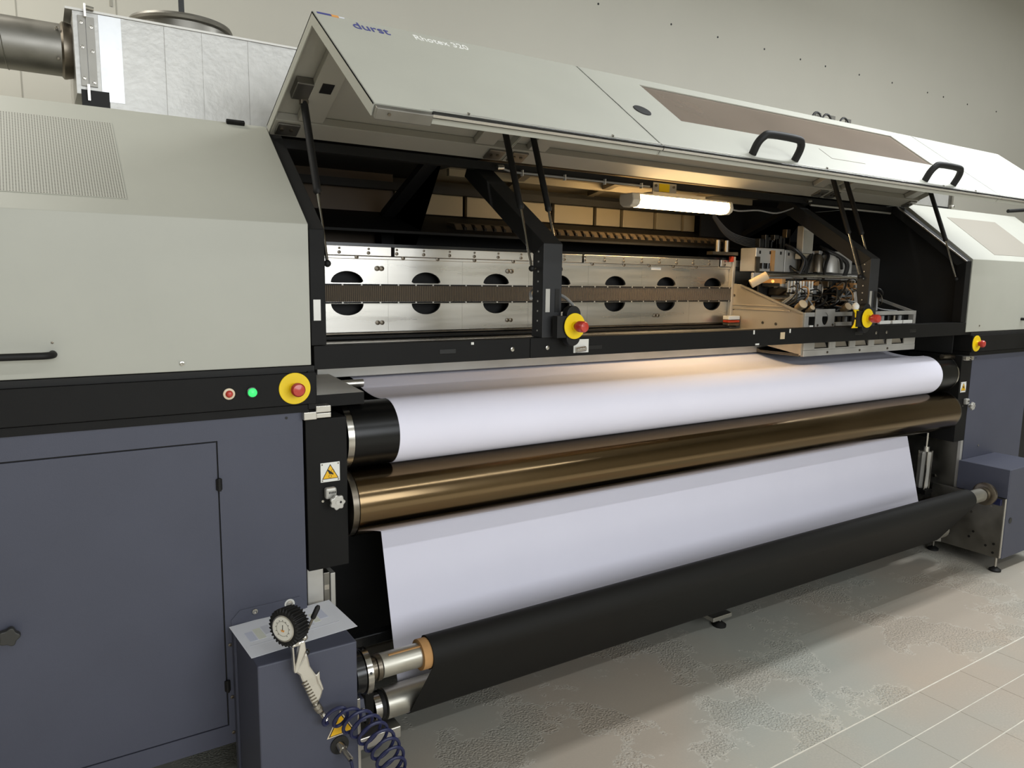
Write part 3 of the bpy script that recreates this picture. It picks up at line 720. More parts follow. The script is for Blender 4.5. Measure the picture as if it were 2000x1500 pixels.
# bottom skirt with slots
xa = CX0 + .001
for i, cx in enumerate((3.237, 3.405, 3.572, 3.738, 3.900)):
    xb = (cx + .083) if i < 4 else CX1
    MB(FRONT(0, .140, 0)).holed((xa, xb, 1.2465, 1.296), cx, 1.268, rectr(.058, .016), 0, .006, 36, [math.atan2(sy * .016, sx * .058) for sx in (-1, 1) for sy in (-1, 1)]).build('skirt_plate', 'alu_dull', ca)
    MB().prism('x', [(.146, 1.255), (.175, 1.252), (.175, 1.285), (.160, 1.285)], cx - .056, cx + .056).build('print_head', 'alu_lamplit', ca)
    xa = xb + .0004
MB().box(CX0 + .001, CX1, .132, .150, 1.216, 1.2460).build('skirt_rail', 'alu_dull', ca, bevel=.002)
for xx in (3.28, 3.55, 3.80): screw(xx, .132, 1.231, .006, ca, 'steel_dark')
MB().box(CX0, CX1, .151, .56, 1.222, 1.228).build('base_plate', 'steel_dark', ca)
MB().prism('x', [(.15, 1.2155), (.15, 1.2215), (.37, 1.2215), (.42, 1.247), (.44, 1.247), (.40, 1.2155)], CX0 - .004, CX0 + .10).build('base_bracket', 'steel_dark', ca)
# ink boxes at the back
for x0, x1, z1 in ((3.12, 3.345, 1.745), (3.35, 3.60, 1.742), (3.64, 3.95, 1.747)):
    b_ = MB().box(x0, x1, .47, .57, 1.625, z1).build('ink_box', 'alu_dull', ca, bevel=.003)
    for xx in (x0 + .03, x0 + .11, x1 - .03): MB().box(xx - .006, xx + .006, .4685, .470, z1 - .03, z1 - .014).build('slot', 'window_dark', b_)
MB().box(3.235, 3.262, .463, .47, 1.628, 1.735).build('ink_box_strip', 'cardboard', ca)
MB().box(3.115, 3.145, .462, .47, 1.60, 1.70).build('ink_box_strip', 'steel_dark', ca)
MB().box(3.09, 4.02, .455, .47, 1.585, 1.618).build('manifold', 'alu_dull', ca, bevel=.003)
for x in (3.16, 3.20): MB().cyl((x, .46, 1.64), (x, .46, 1.668), .013, 12).build('valve', 'black_gloss', ca, smooth=True)
MB().lathe((3.70, .455, 1.63), (0, 0, 1), [(0, .055), (.07, .05), (.095, .032), (.10, .001)], 20).build('ink_filter', 'alu_dull', ca, smooth=True)
MB().lathe((3.60, .455, 1.63), (0, 0, 1), [(0, .04), (.07, .036), (.095, .022), (.10, .001)], 20).build('ink_filter', 'steel_dark', ca, smooth=True)
MB().box(3.425, 3.512, .42, .46, 1.725, 1.868).build('motor_body', 'alu_dull', ca, bevel=.003)
MB().box(3.424, 3.513, .4185, .420, 1.845, 1.868).build('motor_label', 'white_plastic', ca)
MB().box(3.42, 3.50, .425, .46, 1.695, 1.724).build('motor_foot', 'alu_lamplit', ca, bevel=.002)
MB().cyl((3.47, .44, 1.869), (3.47, .44, 1.94), .026, 18).build('motor_cap', 'steel', ca, smooth=True)
MB().cyl((3.45, .45, 1.60), (3.45, .45, 1.695), .014, 12).build('motor_shaft', 'rubber', ca)
MB().cyl((2.955, .26, 1.607), (3.70, .26, 1.600), .0095, 14).build('guide_rod', 'steel', ca, smooth=True)
MB().cyl((2.955, .26, 1.603), (2.90, .31, 1.56), .021, 16).build('rod_clamp', 'tan_plastic', ca, smooth=True)
MB().sphere((2.985, .25, 1.575), .008, 10).build('status_led', 'orange_led', ca)
for x, z, r in ((3.150, 1.462, .022), (3.225, 1.444, .013), (3.520, 1.448, .020)):
    MB().lathe((x, .20, z), (-.25, -.8, .5), [(-.035, r * .85), (0, r * .9), (.004, r), (.012, r), (.014, r * .7)], 20).build('bottle_cap', 'tan_plastic', ca, smooth=True)
# inner back sheet, valves, tubes
MB().box(3.12, 3.98, .44, .45, 1.30, 1.59).build('valve_sheet', 'black_deep', ca)
for i in range(9):
    xx = 3.150 + i * .0235
    MB().cyl((xx, .285, 1.522), (xx, .285, 1.578), .0055, 8).build('nozzle', 'white_plastic' if i % 3 else 'cable_grey', ca, smooth=True)
MB().box(3.145, 3.345, .2785, .2795, 1.538, 1.543).build('nozzle_bar', 'white_plastic', ca)
rr = random.Random(7)
for i in range(54):
    xx = rr.uniform(3.13, 3.92); zz = rr.uniform(1.44, 1.58); s_ = rr.uniform(.008, .022)
    MB().box(xx - s_, xx + s_, rr.uniform(.30, .38), .43, zz - s_ * .8, zz + s_).build('valve_block', rr.choice(['steel_dark', 'black_gloss', 'cable_grey', 'alu_dull', 'cardboard', 'steel_dark']), ca, bevel=.003)
for i in range(12):
    a = i * .5 - .4
    MB().tube([(3.73, .36, 1.50), (3.73 + .045 * math.cos(a), .33, 1.50 + .045 * math.sin(a)), (3.73 + .075 * math.cos(a), .34, 1.50 + .07 * math.sin(a))], .006, 8).build('fan_blade', 'cable_grey' if i % 2 else 'black_gloss', ca, smooth=True)
MB().box(3.835, 3.875, .35, .36, 1.46, 1.55).build('bright_plate', 'alu', ca)
for i in range(40):
    x0 = rr.uniform(3.15, 3.9); x1 = min(3.94, max(3.14, x0 + rr.uniform(-.18, .18))); z0 = rr.uniform(1.45, 1.56)
    MB().tube(smoothpath([(x0, .36, z0), (x0 + (x1 - x0) * .3, .26, z0 + rr.uniform(-.03, .05)), (x0 + (x1 - x0) * .7, .24, z0 - rr.uniform(.0, .05)), (x1, .33, 1.44 + rr.uniform(-.02, .02))], 5), rr.uniform(.0025, .005), 6).build('ink_tube', rr.choice(['cable_black', 'cable_black', 'cable_grey', 'steel_dark', 'cardboard']), ca, smooth=True)
for i, (x0, z0, x1, z1, bow) in enumerate(((3.36, 1.77, 3.40, 1.60, .05), (3.37, 1.76, 3.415, 1.60, .055), (3.52, 1.75, 3.45, 1.60, -.03), (3.53, 1.75, 3.46, 1.59, -.02), (3.68, 1.75, 3.62, 1.59, -.03), (3.68, 1.76, 3.80, 1.60, .06), (3.70, 1.76, 3.815, 1.60, .06), (3.40, 1.66, 3.47, 1.58, .0), (3.66, 1.77, 3.78, 1.65, .02))):
    MB().tube(smoothpath([(x0, .48, z0), (x0 + bow * .5, .43, z0 - .03), ((x0 + x1) / 2 + bow, .41, (z0 + z1) / 2), (x1, .42, z1)], 6), .0085, 8).build('cable', 'cable_black', ca, smooth=True)
for i in range(6):
    MB().tube(smoothpath([(2.95, .62, 1.90 + i * .004), (3.02 + i * .003, .58, 1.80 + i * .006), (3.14, .54, 1.755 + i * .008), (3.30, .52, 1.757 + i * .006), (3.40 + i * .02, .53, 1.75)], 6), .004, 6).build('cable', 'cable_black', ca, smooth=True)
for i in range(14):
    xx = rr.uniform(3.15, 3.45); MB().box(xx, xx + rr.uniform(.015, .04), .50, .53, 1.75, 1.76 + rr.uniform(.01, .10)).build('cable_plug', rr.choice(['black_gloss', 'cable_black', 'steel_dark']), ca, bevel=.002)
MB().tube(smoothpath([(3.60, .22, 1.555), (3.68, .20, 1.55), (3.76, .20, 1.50), (3.775, .20, 1.43)], 8), .010, 10).build('grey_hose', 'cable_grey', ca, smooth=True)
for i in range(7):
    MB().tube(smoothpath([(3.60, .25, 1.48 - i * .004), (3.72, .22 + i * .012, 1.465 - i * .004), (3.86, .22 + i * .02, 1.435), (3.98, .20 + i * .02, 1.425)], 5), .0035, 6).build('ink_tube', 'cable_black' if i % 2 else 'cable_grey', ca, smooth=True)

# ------------------------------------------------------------------ emergency stops
def estop(x, y, z, label, r=.045, box=None):
    t = T('emergency_stop', label, 'stop button', (x, y, z), 'emergency stop buttons')
    if box:
        MB().prism('y', [(x + .030 * math.cos(a), z + .04 * (1 if math.sin(a) >= 0 else -1) + .030 * math.sin(a)) for a in [2 * math.pi * i / 32 for i in range(32)]], y + .004, y + .034).build('button_box', 'rubber', t, bevel=.003)
        MB().box(x - .07, x - .0305, y + .006, y + .034, z - .04, z + .035).build('mounting_block', 'black_deep', t)
    MB().lathe((x, y, z), (0, -1, 0), [(0, r), (.0022, r), (.003, r - .001), (.0032, .001)], 48).build('yellow_disc', 'yellow', t)
    e = .016 if box else 0.0
    MB().lathe((x, y - .003, z), (0, -1, 0), [(0, .016), (.006, .0155), (.010, .014)], 28).build('collar', 'yellow', t, smooth=True)
    MB().lathe((x, y - .012, z), (0, -1, 0), [(0, .012), (.010, .0125), (.014, .0195), (.026 + e, .0195), (.031 + e, .016), (.033 + e, .006), (.0335 + e, .0004)], 32).build('mushroom_head', 'red', t, smooth=True)
    return t
estop(.600, -.0145, 1.249, 'large yellow and red stop button on the control rail left', .045)
estop(1.567, -.05, 1.408, 'yellow and red stop button on the slotted brace in the middle', .045, True)
e3 = estop(3.305, -.05, 1.408, 'yellow and red stop button on the brace before the ink carriage', .045, True)
estop(4.428, -.0145, 1.247, 'yellow and red stop button on the rail below the right hood', .045)
ys = T('yellow_bracket', 'yellow curved bracket beside the stop button before the carriage', 'bracket', (3.24, -.03, 1.36))
MB().prism('y', [(3.215, 1.448), (3.255, 1.448), (3.255, 1.362), (3.212, 1.362), (3.228, 1.38), (3.236, 1.405), (3.232, 1.43)], -.036, -.030).build('plate', 'yellow', ys, bevel=.001)
MB().lathe((3.235, -.03, 1.449), (0, 0, 1), [(0, .012), (.008, .016), (.02, .016), (.03, .008), (.034, .001)], 16).build('cable_gland', 'white_plastic', ys, smooth=True)
for dx in (-.006, .006): MB().cyl((3.235 + dx, -.03, 1.48), (3.235 + dx, -.02, 1.53), .003, 6).build('wire', 'cable_grey', ys)
cb = tag(MB().tube(smoothpath([(1.45, .05, 1.50), (1.48, .09, 1.525), (1.53, .09, 1.53), (1.57, .03, 1.51), (1.585, -.02, 1.475), (1.58, -.03, 1.455)], 6), .006, 10).build('stop_button_cable', 'cable_grey', smooth=True), 'grey looped cable behind the stop button on the slotted brace', 'cable')

# ------------------------------------------------------------------ roller side columns, signs, latches
def column(x0, x1, label, z1):
    t = T('roller_column', label, 'column', ((x0 + x1) / 2, .15, .69))
    MB().box(x0, x1, 0, .30, .690, z1).build('housing', 'black', t, bevel=.002)
    return t
cl = column(.632, .757, 'black roller housing with warning sign left of the rollers', 1.152)
cr = column(4.318, 4.430, 'black roller housing with warning sign right of the rollers', 1.18)
MB().prism('y', [(.6625, 1.2), (.661, 1.29), (.664, 1.29), (.664, 1.2)], -.013, 0).build('corner_trim', 'black', cl)
MB().box(.640, .660, -.010, .02, 1.185, 1.295).build('corner_block', 'black', cl)
for x0, x1, z0, z1, y in ((.622, .660, 1.155, 1.178, -.022), (.661, .706, 1.172, 1.192, -.012), (.661, .706, 1.156, 1.1705, -.012)):
    MB().box(x0, x1, y, .03, z0, z1).build('clamp_block', 'alu', cl, bevel=.002)
sh = T('guide_shelf', 'black block with slanted grey top left of the white fabric', 'bracket', (.75, .2, 1.16))
MB().box(.664, .833, .05, .38, 1.177, 1.2135).build('block', 'black', sh, bevel=.001)
MB().prism('x', [(.051, 1.214), (.38, 1.214), (.38, 1.232)], .664, .833).build('top_plate', 'alu_dull', sh)
MB().cyl((.80, .30, 1.205), (.925, .30, 1.205), .014, 14).build('pin', 'alu', sh, smooth=True)
MB().box(.834, .93, .20, .42, 1.135, 1.15).build('under_plate', 'steel_dark', sh)
def sign(x, z, label, mat_up=0):
    t = T('warning_sign', label, 'sign', (x, 0, z), 'white warning signs')
    h_ = .0295
    MB().box(x - h_, x + h_, -.002, -.0002, z - h_, z + h_).build('plate', 'sign_white', t, bevel=.0008)
    tri = lambda s_, dz=0: [(x - s_, z - .019 + dz), (x + s_, z - .019 + dz), (x, z - .019 + dz + s_ * 1.74)]
    a = MB().prism('y', [(x - .0255, z - .0205), (x + .0255, z - .0205), (x, z + .0245)], -.0024, -.002).build('border', 'sign_black', t)
    MB().prism('y', [(x - .0222, z - .0186), (x + .0222, z - .0186), (x, z + .0206)], -.0028, -.0024).build('triangle', 'sign_yellow', t)
    g = MB().prism('y', [(x - .008, z + .009), (x - .003, z + .006), (x + .004, z - .001), (x + .010, z - .006), (x + .008, z - .009), (x + .002, z - .006), (x - .004, z - .005), (x - .006, z + .001), (x - .009, z + .005)], -.0032, -.0028).build('pictogram', 'sign_black', t)
    for cx_, cz_ in ((x - .001, z - .0125), (x + .007, z + .003)):
        MB().tube([(cx_ + .0045 * math.cos(q), -.003, cz_ + .0045 * math.sin(q)) for q in [2 * math.pi * i / 16 for i in range(16)]], .0005, 5, True).build('pictogram_ring', 'sign_black', t)
    for dx in (-1, 1):
        for dz in (-1, 1): MB().cyl((x + dx * .0245, -.002, z + dz * .0245), (x + dx * .0245, -.003, z + dz * .0245), .0022, 8).build('rivet', 'steel_dark', t)
    return t
sign(.703, .988, 'white sign with yellow hand hazard triangle on the left black housing')
sign(4.360, 1.002, 'white sign with yellow triangle on the right black housing')
def latch(x, z, label):
    t = T('adjuster_knob', label, 'knob', (x, 0, z))
    MB().box(x - .018, x + .016, -.022, 0, z + .002, z + .036).build('body', 'latch_grey', t, bevel=.006)
    MB().cyl((x + .010, -.022, z - .004), (x + .010, -.034, z - .004), .010, 16).build('stem', 'latch_grey', t)
    k = star(x + .010, -.034, z - .004, .0215, .012, t, 'star_wheel', 'latch_grey', 7, .10)
    MB().cyl((x + .010, -.046, z - .004), (x + .010, -.0475, z - .004), .007, 16).build('hub', 'alu_dull', t)
    MB().cyl((x + .018, -.046, z - .003), (x + .018, -.0475, z - .003), .0035, 10).build('hole', 'window_dark', t)
    MB().cyl((x - .022, -.001, z - .006), (x - .022, -.004, z - .006), .004, 10).build('screw', 'steel', t)
    for i in range(5): MB().box(x - .009 + i * .0045, x - .0062 + i * .0045, -.0225, -.022, z + .019, z + .0255).build('counter_digit', 'sign_black', t)
latch(.700, .908, 'grey star adjuster knob under the left warning sign')
latch(4.392, .900, 'grey star adjuster knob under the right warning sign')
lk_ = T('roller_clamp', 'small silver clamp above the right end of the black roller', 'clamp', (4.36, .03, 1.16))
MB().cyl((4.20, .05, 1.176), (4.32, .05, 1.172), .014, 14).build('rod', 'steel_dark', lk_, smooth=True)
MB().box(4.325, 4.405, -.022, .02, 1.155, 1.178).build('block', 'alu', lk_, bevel=.004)
MB().cyl((4.36, -.022, 1.166), (4.36, -.03, 1.166), .009, 14).build('bolt', 'steel', lk_)

# ------------------------------------------------------------------ rollers and fabric
UR, UC = .104, (.104, 1.073)
r1 = T('drive_roller', 'black rubber roller with polished steel rim under the white fabric', 'roller', (2.54, UC[0], UC[1]))
MB().lathe((.785, UC[0], UC[1]), (1, 0, 0), [(0, UR), (3.505, UR)], 96).build('rubber_sleeve', 'roller_black', r1, smooth=True)
MB().lathe((.762, UC[0], UC[1]), (1, 0, 0), [(0, .06), (0.001, UR + .001), (.021, UR + .001), (.022, .06)], 72).build('steel_rim', 'steel', r1, smooth=True)
MB().lathe((4.291, UC[0], UC[1]), (1, 0, 0), [(0, .06), (0.001, UR + .001), (.014, UR + .001), (.015, .06)], 72).build('steel_rim', 'steel', r1, smooth=True)
GC, GR = (.075, .862), .108
r2 = T('pressure_roller', 'bronze coloured metal roller below the black roller', 'roller', (2.53, GC[0], GC[1]))
MB().lathe((.785, GC[0], GC[1]), (1, 0, 0), [(0, GR), (3.508, GR)], 128).build('bronze_sleeve', 'gold', r2, smooth=True)
MB().lathe((.764, GC[0], GC[1]), (1, 0, 0), [(0, .05), (.001, GR - .004), (.02, GR - .004)], 64).build('end_disc', 'steel_dark', r2, smooth=True)
MB().lathe((4.2935, GC[0], GC[1]), (1, 0, 0), [(0, GR - .004), (.02, GR - .004), (.021, .05)], 64).build('end_disc', 'steel_dark', r2, smooth=True)
TC, TR = (-.020, .205), .050
RC, RR = (-.185, .435), .050
FX0, FX1 = .93, 4.13
fb = T('fabric_web', 'wide white fabric sheet running over the rollers, black on its back', 'fabric', (2.53, .1, .2))
def sheet(path, name, mt, x0=FX0, x1=FX1, th=.0012, cols=24, wob=0.0):
    v = []; f = []; n = len(path)
    pn = []
    for i, p in enumerate(path):
        t = (Vector(path[min(i + 1, n - 1)]) - Vector(path[max(i - 1, 0)])).normalized(); pn.append(Vector((-t.y, t.x)))
    for side in (0, 1):
        for i, p in enumerate(path):
            for j in range(cols + 1):
                q = Vector(p) + pn[i] * (th * side)
                xx = x0 + (x1 - x0) * j / cols
                v.append((xx, q.x, q.y + (wob * math.sin(xx * 5.1 + i * .3) if wob else 0)))
    m_ = cols + 1; S = n * m_
    for i in range(n - 1):
        for j in range(cols):
            a = i * m_ + j
            f.append((a, a + 1, a + 1 + m_, a + m_)); f.append((S + a, S + a + m_, S + a + 1 + m_, S + a + 1))
        for j in (0, cols):
            a = i * m_ + j; f.append((a, a + m_, S + a + m_, S + a))
    for i in (0, n - 1):
        for j in range(cols):
            a = i * m_ + j; f.append((a, a + 1, S + a + 1, S + a))
    return MB().add(v, f).build(name, mt, fb, smooth=True)
rad = UR + .0015
up = [tuple(p) for p in smoothpath([Vector((.62, 1.212)), Vector((.50, 1.212)), Vector((.42, 1.208)), Vector((.36, 1.193)), Vector((.29, 1.178)), Vector((.21, 1.170)), Vector((.15, 1.172)), Vector((UC[0] + .01, UC[1] + rad))], 4)]
for i in range(1, 31):
    a = math.radians(90 + i * 8); up.append((UC[0] + rad * math.cos(a), UC[1] + rad * math.sin(a)))
sheet(up, 'printed_side_upper', 'cloth_white')
# lower sheet: behind the bronze roller to the back of the tension roller and round it
trr = TR + .0015
low = [(UC[0] + rad * math.cos(math.radians(330)), UC[1] + rad * math.sin(math.radians(330))), (.207, .93), (.204, .85), (.16, .70)]
for i in range(1, 8): low.append((.16 + (TC[0] + trr - .16) * i / 7, .70 + (TC[1] + .013 - .70) * i / 7))
for i in range(1, 15):
    a = math.radians(14 - i * 11.4); low.append((TC[0] + trr * math.cos(a), TC[1] + trr * math.sin(a)))
sheet(low, 'printed_side_lower', 'cloth_white', th=-.0010)
dv = (Vector(TC) - Vector(RC)); L_ = dv.length; dv.normalize(); nv = Vector((dv.y, -dv.x))
if nv.x > 0: nv = -nv
p_t = Vector(TC) + nv * (trr + .0012); p_r = Vector(RC) + nv * (RR + .001)
blk = []
for i in range(6):
    a = math.atan2(nv.y, nv.x) + math.radians(60 - i * 12); blk.append((TC[0] + (trr + .0012) * math.cos(a), TC[1] + (trr + .0012) * math.sin(a)))
for i in range(0, 9): q = p_t + (p_r - p_t) * i / 8; blk.append(tuple(q))
a0 = math.atan2(nv.y, nv.x)
for i in range(1, 22): blk.append((RC[0] + (RR + .001) * math.cos(a0 - math.radians(8 * i)), RC[1] + (RR + .001) * math.sin(a0 - math.radians(8 * i))))
sheet(blk, 'black_side', 'cloth_black', th=.0010)

tu = T('take_up_roll', 'roll of black backed fabric on a steel shaft near the floor', 'fabric roll', (2.53, RC[0], RC[1]))
MB().lathe((FX0, RC[0], RC[1]), (1, 0, 0), [(0, .047), (0, RR), (FX1 - FX0, RR), (FX1 - FX0, .047)], 64, caps=False).build('wound_fabric', 'cloth_black', tu, smooth=True)
MB().lathe((FX0 - .028, RC[0], RC[1]), (1, 0, 0), [(0, .0385), (0.001, .0465), (FX1 - FX0 + .035, .0465), (FX1 - FX0 + .036, .0385)], 48).build('cardboard_core', 'cardboard', tu, smooth=True)
MB().lathe((.775, RC[0], RC[1]), (1, 0, 0), [(0, .028), (.004, .036), (3.50, .036), (3.52, .028)], 48).build('steel_shaft', 'shaft', tu, smooth=True)
MB().box(.80, .905, RC[0] - .016, RC[0] - .010, RC[1] + .0315, RC[1] + .0355).build('shaft_key', 'cardboard', tu)
MB().lathe((.742, RC[0], RC[1]), (1, 0, 0), [(0, .034), (.018, .034), (.020, .040), (.032, .040)], 40).build('shaft_collar', 'steel_dark', tu, smooth=True)
MB().lathe((.718, RC[0], RC[1]), (1, 0, 0), [(0, .055), (.001, .066), (.018, .066), (.019, .050), (.022, .048)], 56).build('chuck_flange', 'steel', tu, smooth=True)
MB().lathe((.690, RC[0], RC[1]), (1, 0, 0), [(0, .060), (.027, .060)], 48).build('chuck_back', 'black_gloss', tu, smooth=True)
for q in range(5):
    a = q * 1.256 + .3; MB().cyl((.727, RC[0] + .0655 * math.cos(a), RC[1] + .0655 * math.sin(a)), (.727, RC[0] + .0675 * math.cos(a), RC[1] + .0675 * math.sin(a)), .004, 8).build('chuck_hole', 'window_dark', tu)
MB().lathe((4.300, RC[0], RC[1]), (1, 0, 0), [(0, .040), (.012, .040), (.013, .054), (.018, .062), (.034, .062), (.036, .05)], 56).build('chuck_flange', 'steel_dark', tu, smooth=True)

tn = T('tension_roller', 'thin steel tension roller at the bottom of the fabric loop', 'roller', (2.53, TC[0], TC[1]))
MB().lathe((.855, TC[0], TC[1]), (1, 0, 0), [(0, .030), (.002, TR), (3.37, TR), (3.372, .03)], 48).build('tube', 'shaft', tn, smooth=True)
MB().lathe((.838, TC[0], TC[1]), (1, 0, 0), [(0, TR - .004), (.012, TR - .004)], 40).build('seal_ring', 'rubber', tn, smooth=True)
MB().lathe((.815, TC[0], TC[1]), (1, 0, 0), [(0, .030), (.001, TR - .006), (.0225, TR - .006)], 40).build('bearing', 'steel', tn, smooth=True)
for x0 in (.782, 4.235):
    MB().prism('x', [(TC[0] - .035, TC[1] - .030), (TC[0] + .02, TC[1] - .042), (TC[0] + .045, TC[1] + .01), (.02, .34), (-.05, .34)], x0, x0 + .030).build('swing_arm', 'black', tn, bevel=.003)
    MB().lathe((x0 - .002, TC[0], TC[1]), (1, 0, 0), [(0, .020), (.002, .022)], 20).build('arm_bolt', 'steel_dark', tn)
cbm = T('cross_beam', 'dark cross beam on small feet behind the black fabric roll', 'beam', (2.55, .12, .02))
MB().box(.70, 4.42, .10, .16, .09, .15).build('square_tube', 'black', cbm, bevel=.004)
MB().box(.72, 4.40, .13, .17, .33, .37).build('rear_tube', 'black_gloss', cbm, bevel=.004)
MB().box(.69, .90, -.06, .10, .095, .135).build('end_profile', 'alu', cbm, bevel=.003)
MB().box(.70, .86, .0, .12, .19, .225).build('end_profile', 'alu_dull', cbm, bevel=.003)
MB().box(2.46, 2.58, .04, .11, .055, .075).build('foot_bracket', 'alu', cbm, bevel=.002)
def foot(x, y, parent, h=.07):
    MB().lathe((x, y, 0), (0, 0, 1), [(0, .030), (.010, .030), (.018, .018), (.024, .010)], 24).build('foot_pad', 'rubber', parent, smooth=True)
    MB().cyl((x, y, .022), (x, y, h + .004), .0065, 12).build('foot_stud', 'steel', parent, smooth=True)
foot(2.551, .083, cbm, .056)

# ------------------------------------------------------------------ take up drive boxes
bl = T('drive_box', 'blue grey drive box with a paper sheet on top at lower left', 'drive box', (.545, -.13, .03))
MB().box(.412, .678, -.270, -.003, .03, .5765).build('housing', 'blue', bl, bevel=.004)
MB().box(.6795, .688, -.262, .10, .03, .40).build('side_plate', 'alu', bl, bevel=.001)
MB().box(.405, .4115, -.03, -.003, .10, .57).build('flange', 'blue', bl)
MB().prism('x', [(-.22, .37), (-.15, .37), (-.14, .31), (-.24, .31)], .680, .716).build('bearing_block', 'blue', bl, bevel=.004)
screw(.705, -.235, .345, .006, bl)
MB().cyl((.623, -.270, .288), (.623, -.274, .288), .026, 28).build('socket_ring', 'black_gloss', bl)
MB().lathe((.623, -.270, .288), (.25, -1, -.35), [(0, .013), (.02, .012), (.021, .008), (.058, .008), (.06, .0005)], 20).build('air_fitting', 'steel', bl, smooth=True)
foot(.45, -.24, bl, .03); foot(.64, -.24, bl, .03)
tri = T('hazard_sticker', 'yellow hazard triangle sticker on the left blue drive box', 'sticker', (.62, -.27, .33))
MB().prism('y', [(.588, .315), (.668, .318), (.627, .388)], -.2712, -.2702).build('white_edge', 'cream', tri)
MB().prism('y', [(.593, .3185), (.663, .321), (.627, .3815)], -.2718, -.2712).build('black_edge', 'sign_black', tri)
MB().prism('y', [(.597, .321), (.659, .323), (.627, .3765)], -.2724, -.2718).build('yellow_field', 'sign_yellow', tri)
br = T('drive_box', 'blue grey drive box with steel side plate at the right', 'drive box', (4.62, -.13, .07))
MB().prism('x', [(-.270, .07), (-.270, .578), (-.003, .578), (-.003, .07)], 4.402, 4.80).build('housing', 'blue', br, bevel=.004)
MB().box(4.392, 4.4015, -.2695, -.003, .418, .5775).build('side_cover', 'blue', br, bevel=.001)
MB().box(4.386, 4.4, -.262, .13, .075, .415).build('side_plate', 'galv', br, bevel=.001)
MB().box(4.384, 4.4015, -.2665, -.2625, .078, .415).build('plate_edge', 'alu', br)
MB().prism('z', [(4.30, .13), (4.386, .05), (4.386, .13)], .076, .10).build('foot_gusset', 'galv', br)
for y, z in ((-.20, .36), (-.10, .30), (-.12, .19), (-.10, .155), (-.19, .13), (-.23, .15), (-.23, .10)): MB().cyl((4.386, y, z), (4.384, y, z), .007, 10).build('plate_hole', 'window_dark' if z < .2 else 'steel', br)
MB().cyl((4.455, -.270, .285), (4.455, -.272, .285), .017, 24).build('round_hole', 'window_dark', br)
MB().prism('x', [(-.25, .41), (-.19, .41), (-.19, .375), (-.25, .375)], 4.37, 4.391).build('bearing_block', 'hose_blue', br, bevel=.003)
foot(4.392, -.268 + .02, br, .075); foot(4.427, .11, br, .075)
# inner side plates and post
sp_ = T('side_plate', 'brushed steel inner plate behind the air cylinder at right', 'plate', (4.44, .3, .1))
MB().box(4.420, 4.4335, .02, .58, .10, .688).build('sheet', 'galv', sp_)
MB().box(4.408, 4.4315, .004, .0195, .40, .688).build('edge_strip', 'alu_dull', sp_)
for y, z in ((.22, .46), (.14, .45)): MB().cyl((4.420, y, z), (4.414, y, z), .008, 10).build('bolt', 'steel', sp_)
po = T('aluminium_post', 'pale aluminium profile below the left black roller housing', 'post', (.675, .08, .1))
MB().box(.640, .690, .045, .10, .05, .689).build('profile', 'alu_dull', po, bevel=.002)
MB().box(.692, .712, .050, .10, .05, .655).build('profile_strip', 'galv', po, bevel=.002)
MB().box(.714, .730, .050, .10, .05, .650).build('profile_strip', 'alu_dull', po, bevel=.002)
for x0, z0 in ((.640, .58),): MB().box(.694, .709, .049, .05, .60, .615).build('clip', 'steel', po)
ac = T('air_cylinder', 'aluminium air cylinder standing below the bronze roller at right', 'cylinder', (4.28, .14, .39))
axis = Vector((0, -.006, .228)).normalized()
MB().lathe((4.28, .135, .40), (0, -.02, 1), [(0, .030), (.01, .033), (.205, .033), (.215, .028)], 8).build('barrel', 'alu_dull', ac)
for i in range(4):
    a = math.pi / 4 + i * math.pi / 2; MB().cyl((4.28 + .036 * math.cos(a), .135 + .036 * math.sin(a), .395), (4.28 + .036 * math.cos(a), .131 + .036 * math.sin(a), .62), .005, 8).build('tie_rod', 'steel', ac)
MB().cyl((4.28, .131, .615), (4.28, .130, .645), .019, 16).build('gland', 'alu', ac, smooth=True)
MB().cyl((4.28, .130, .645), (4.28, .128, .725), .008, 12).build('rod', 'steel', ac, smooth=True)
MB().box(4.24, 4.32, .09, .18, .37, .395).build('mount', 'black', ac, bevel=.003)

# ------------------------------------------------------------------ paper, inflator gauge, coiled hose
pz = .5775
pp = T('paper_sheet', 'white paper sheet with pale coloured patches on the left drive box', 'paper', (.55, -.1, pz))
ex = Vector((.301, .031, 0)); ey = Vector((-.012, .211, 0)); po0 = Vector((.409, -.221, pz))
PF = lambda: frame(po0, ex, ey, (0, 0, 1))
MB(PF()).box(0, 1, 0, 1, 0, .0006).build('sheet', 'paper', pp)
for x0, x1, y0, y1, m_ in ((.08, .15, .42, .70, 'print_blue'), (.16, .23, .42, .74, 'print_yellow'), (.24, .31, .50, .76, 'print_grey'), (.62, .68, .38, .66, 'print_grey'), (.70, .76, .44, .72, 'print_yellow'), (.77, .85, .50, .78, 'print_blue'), (.05, .35, .30, .32, 'print_grey'), (.55, .9, .28, .30, 'print_grey')):
    MB(PF()).box(x0, x1, y0, y1, .0006, .0009).build('printed_patch', m_, pp)

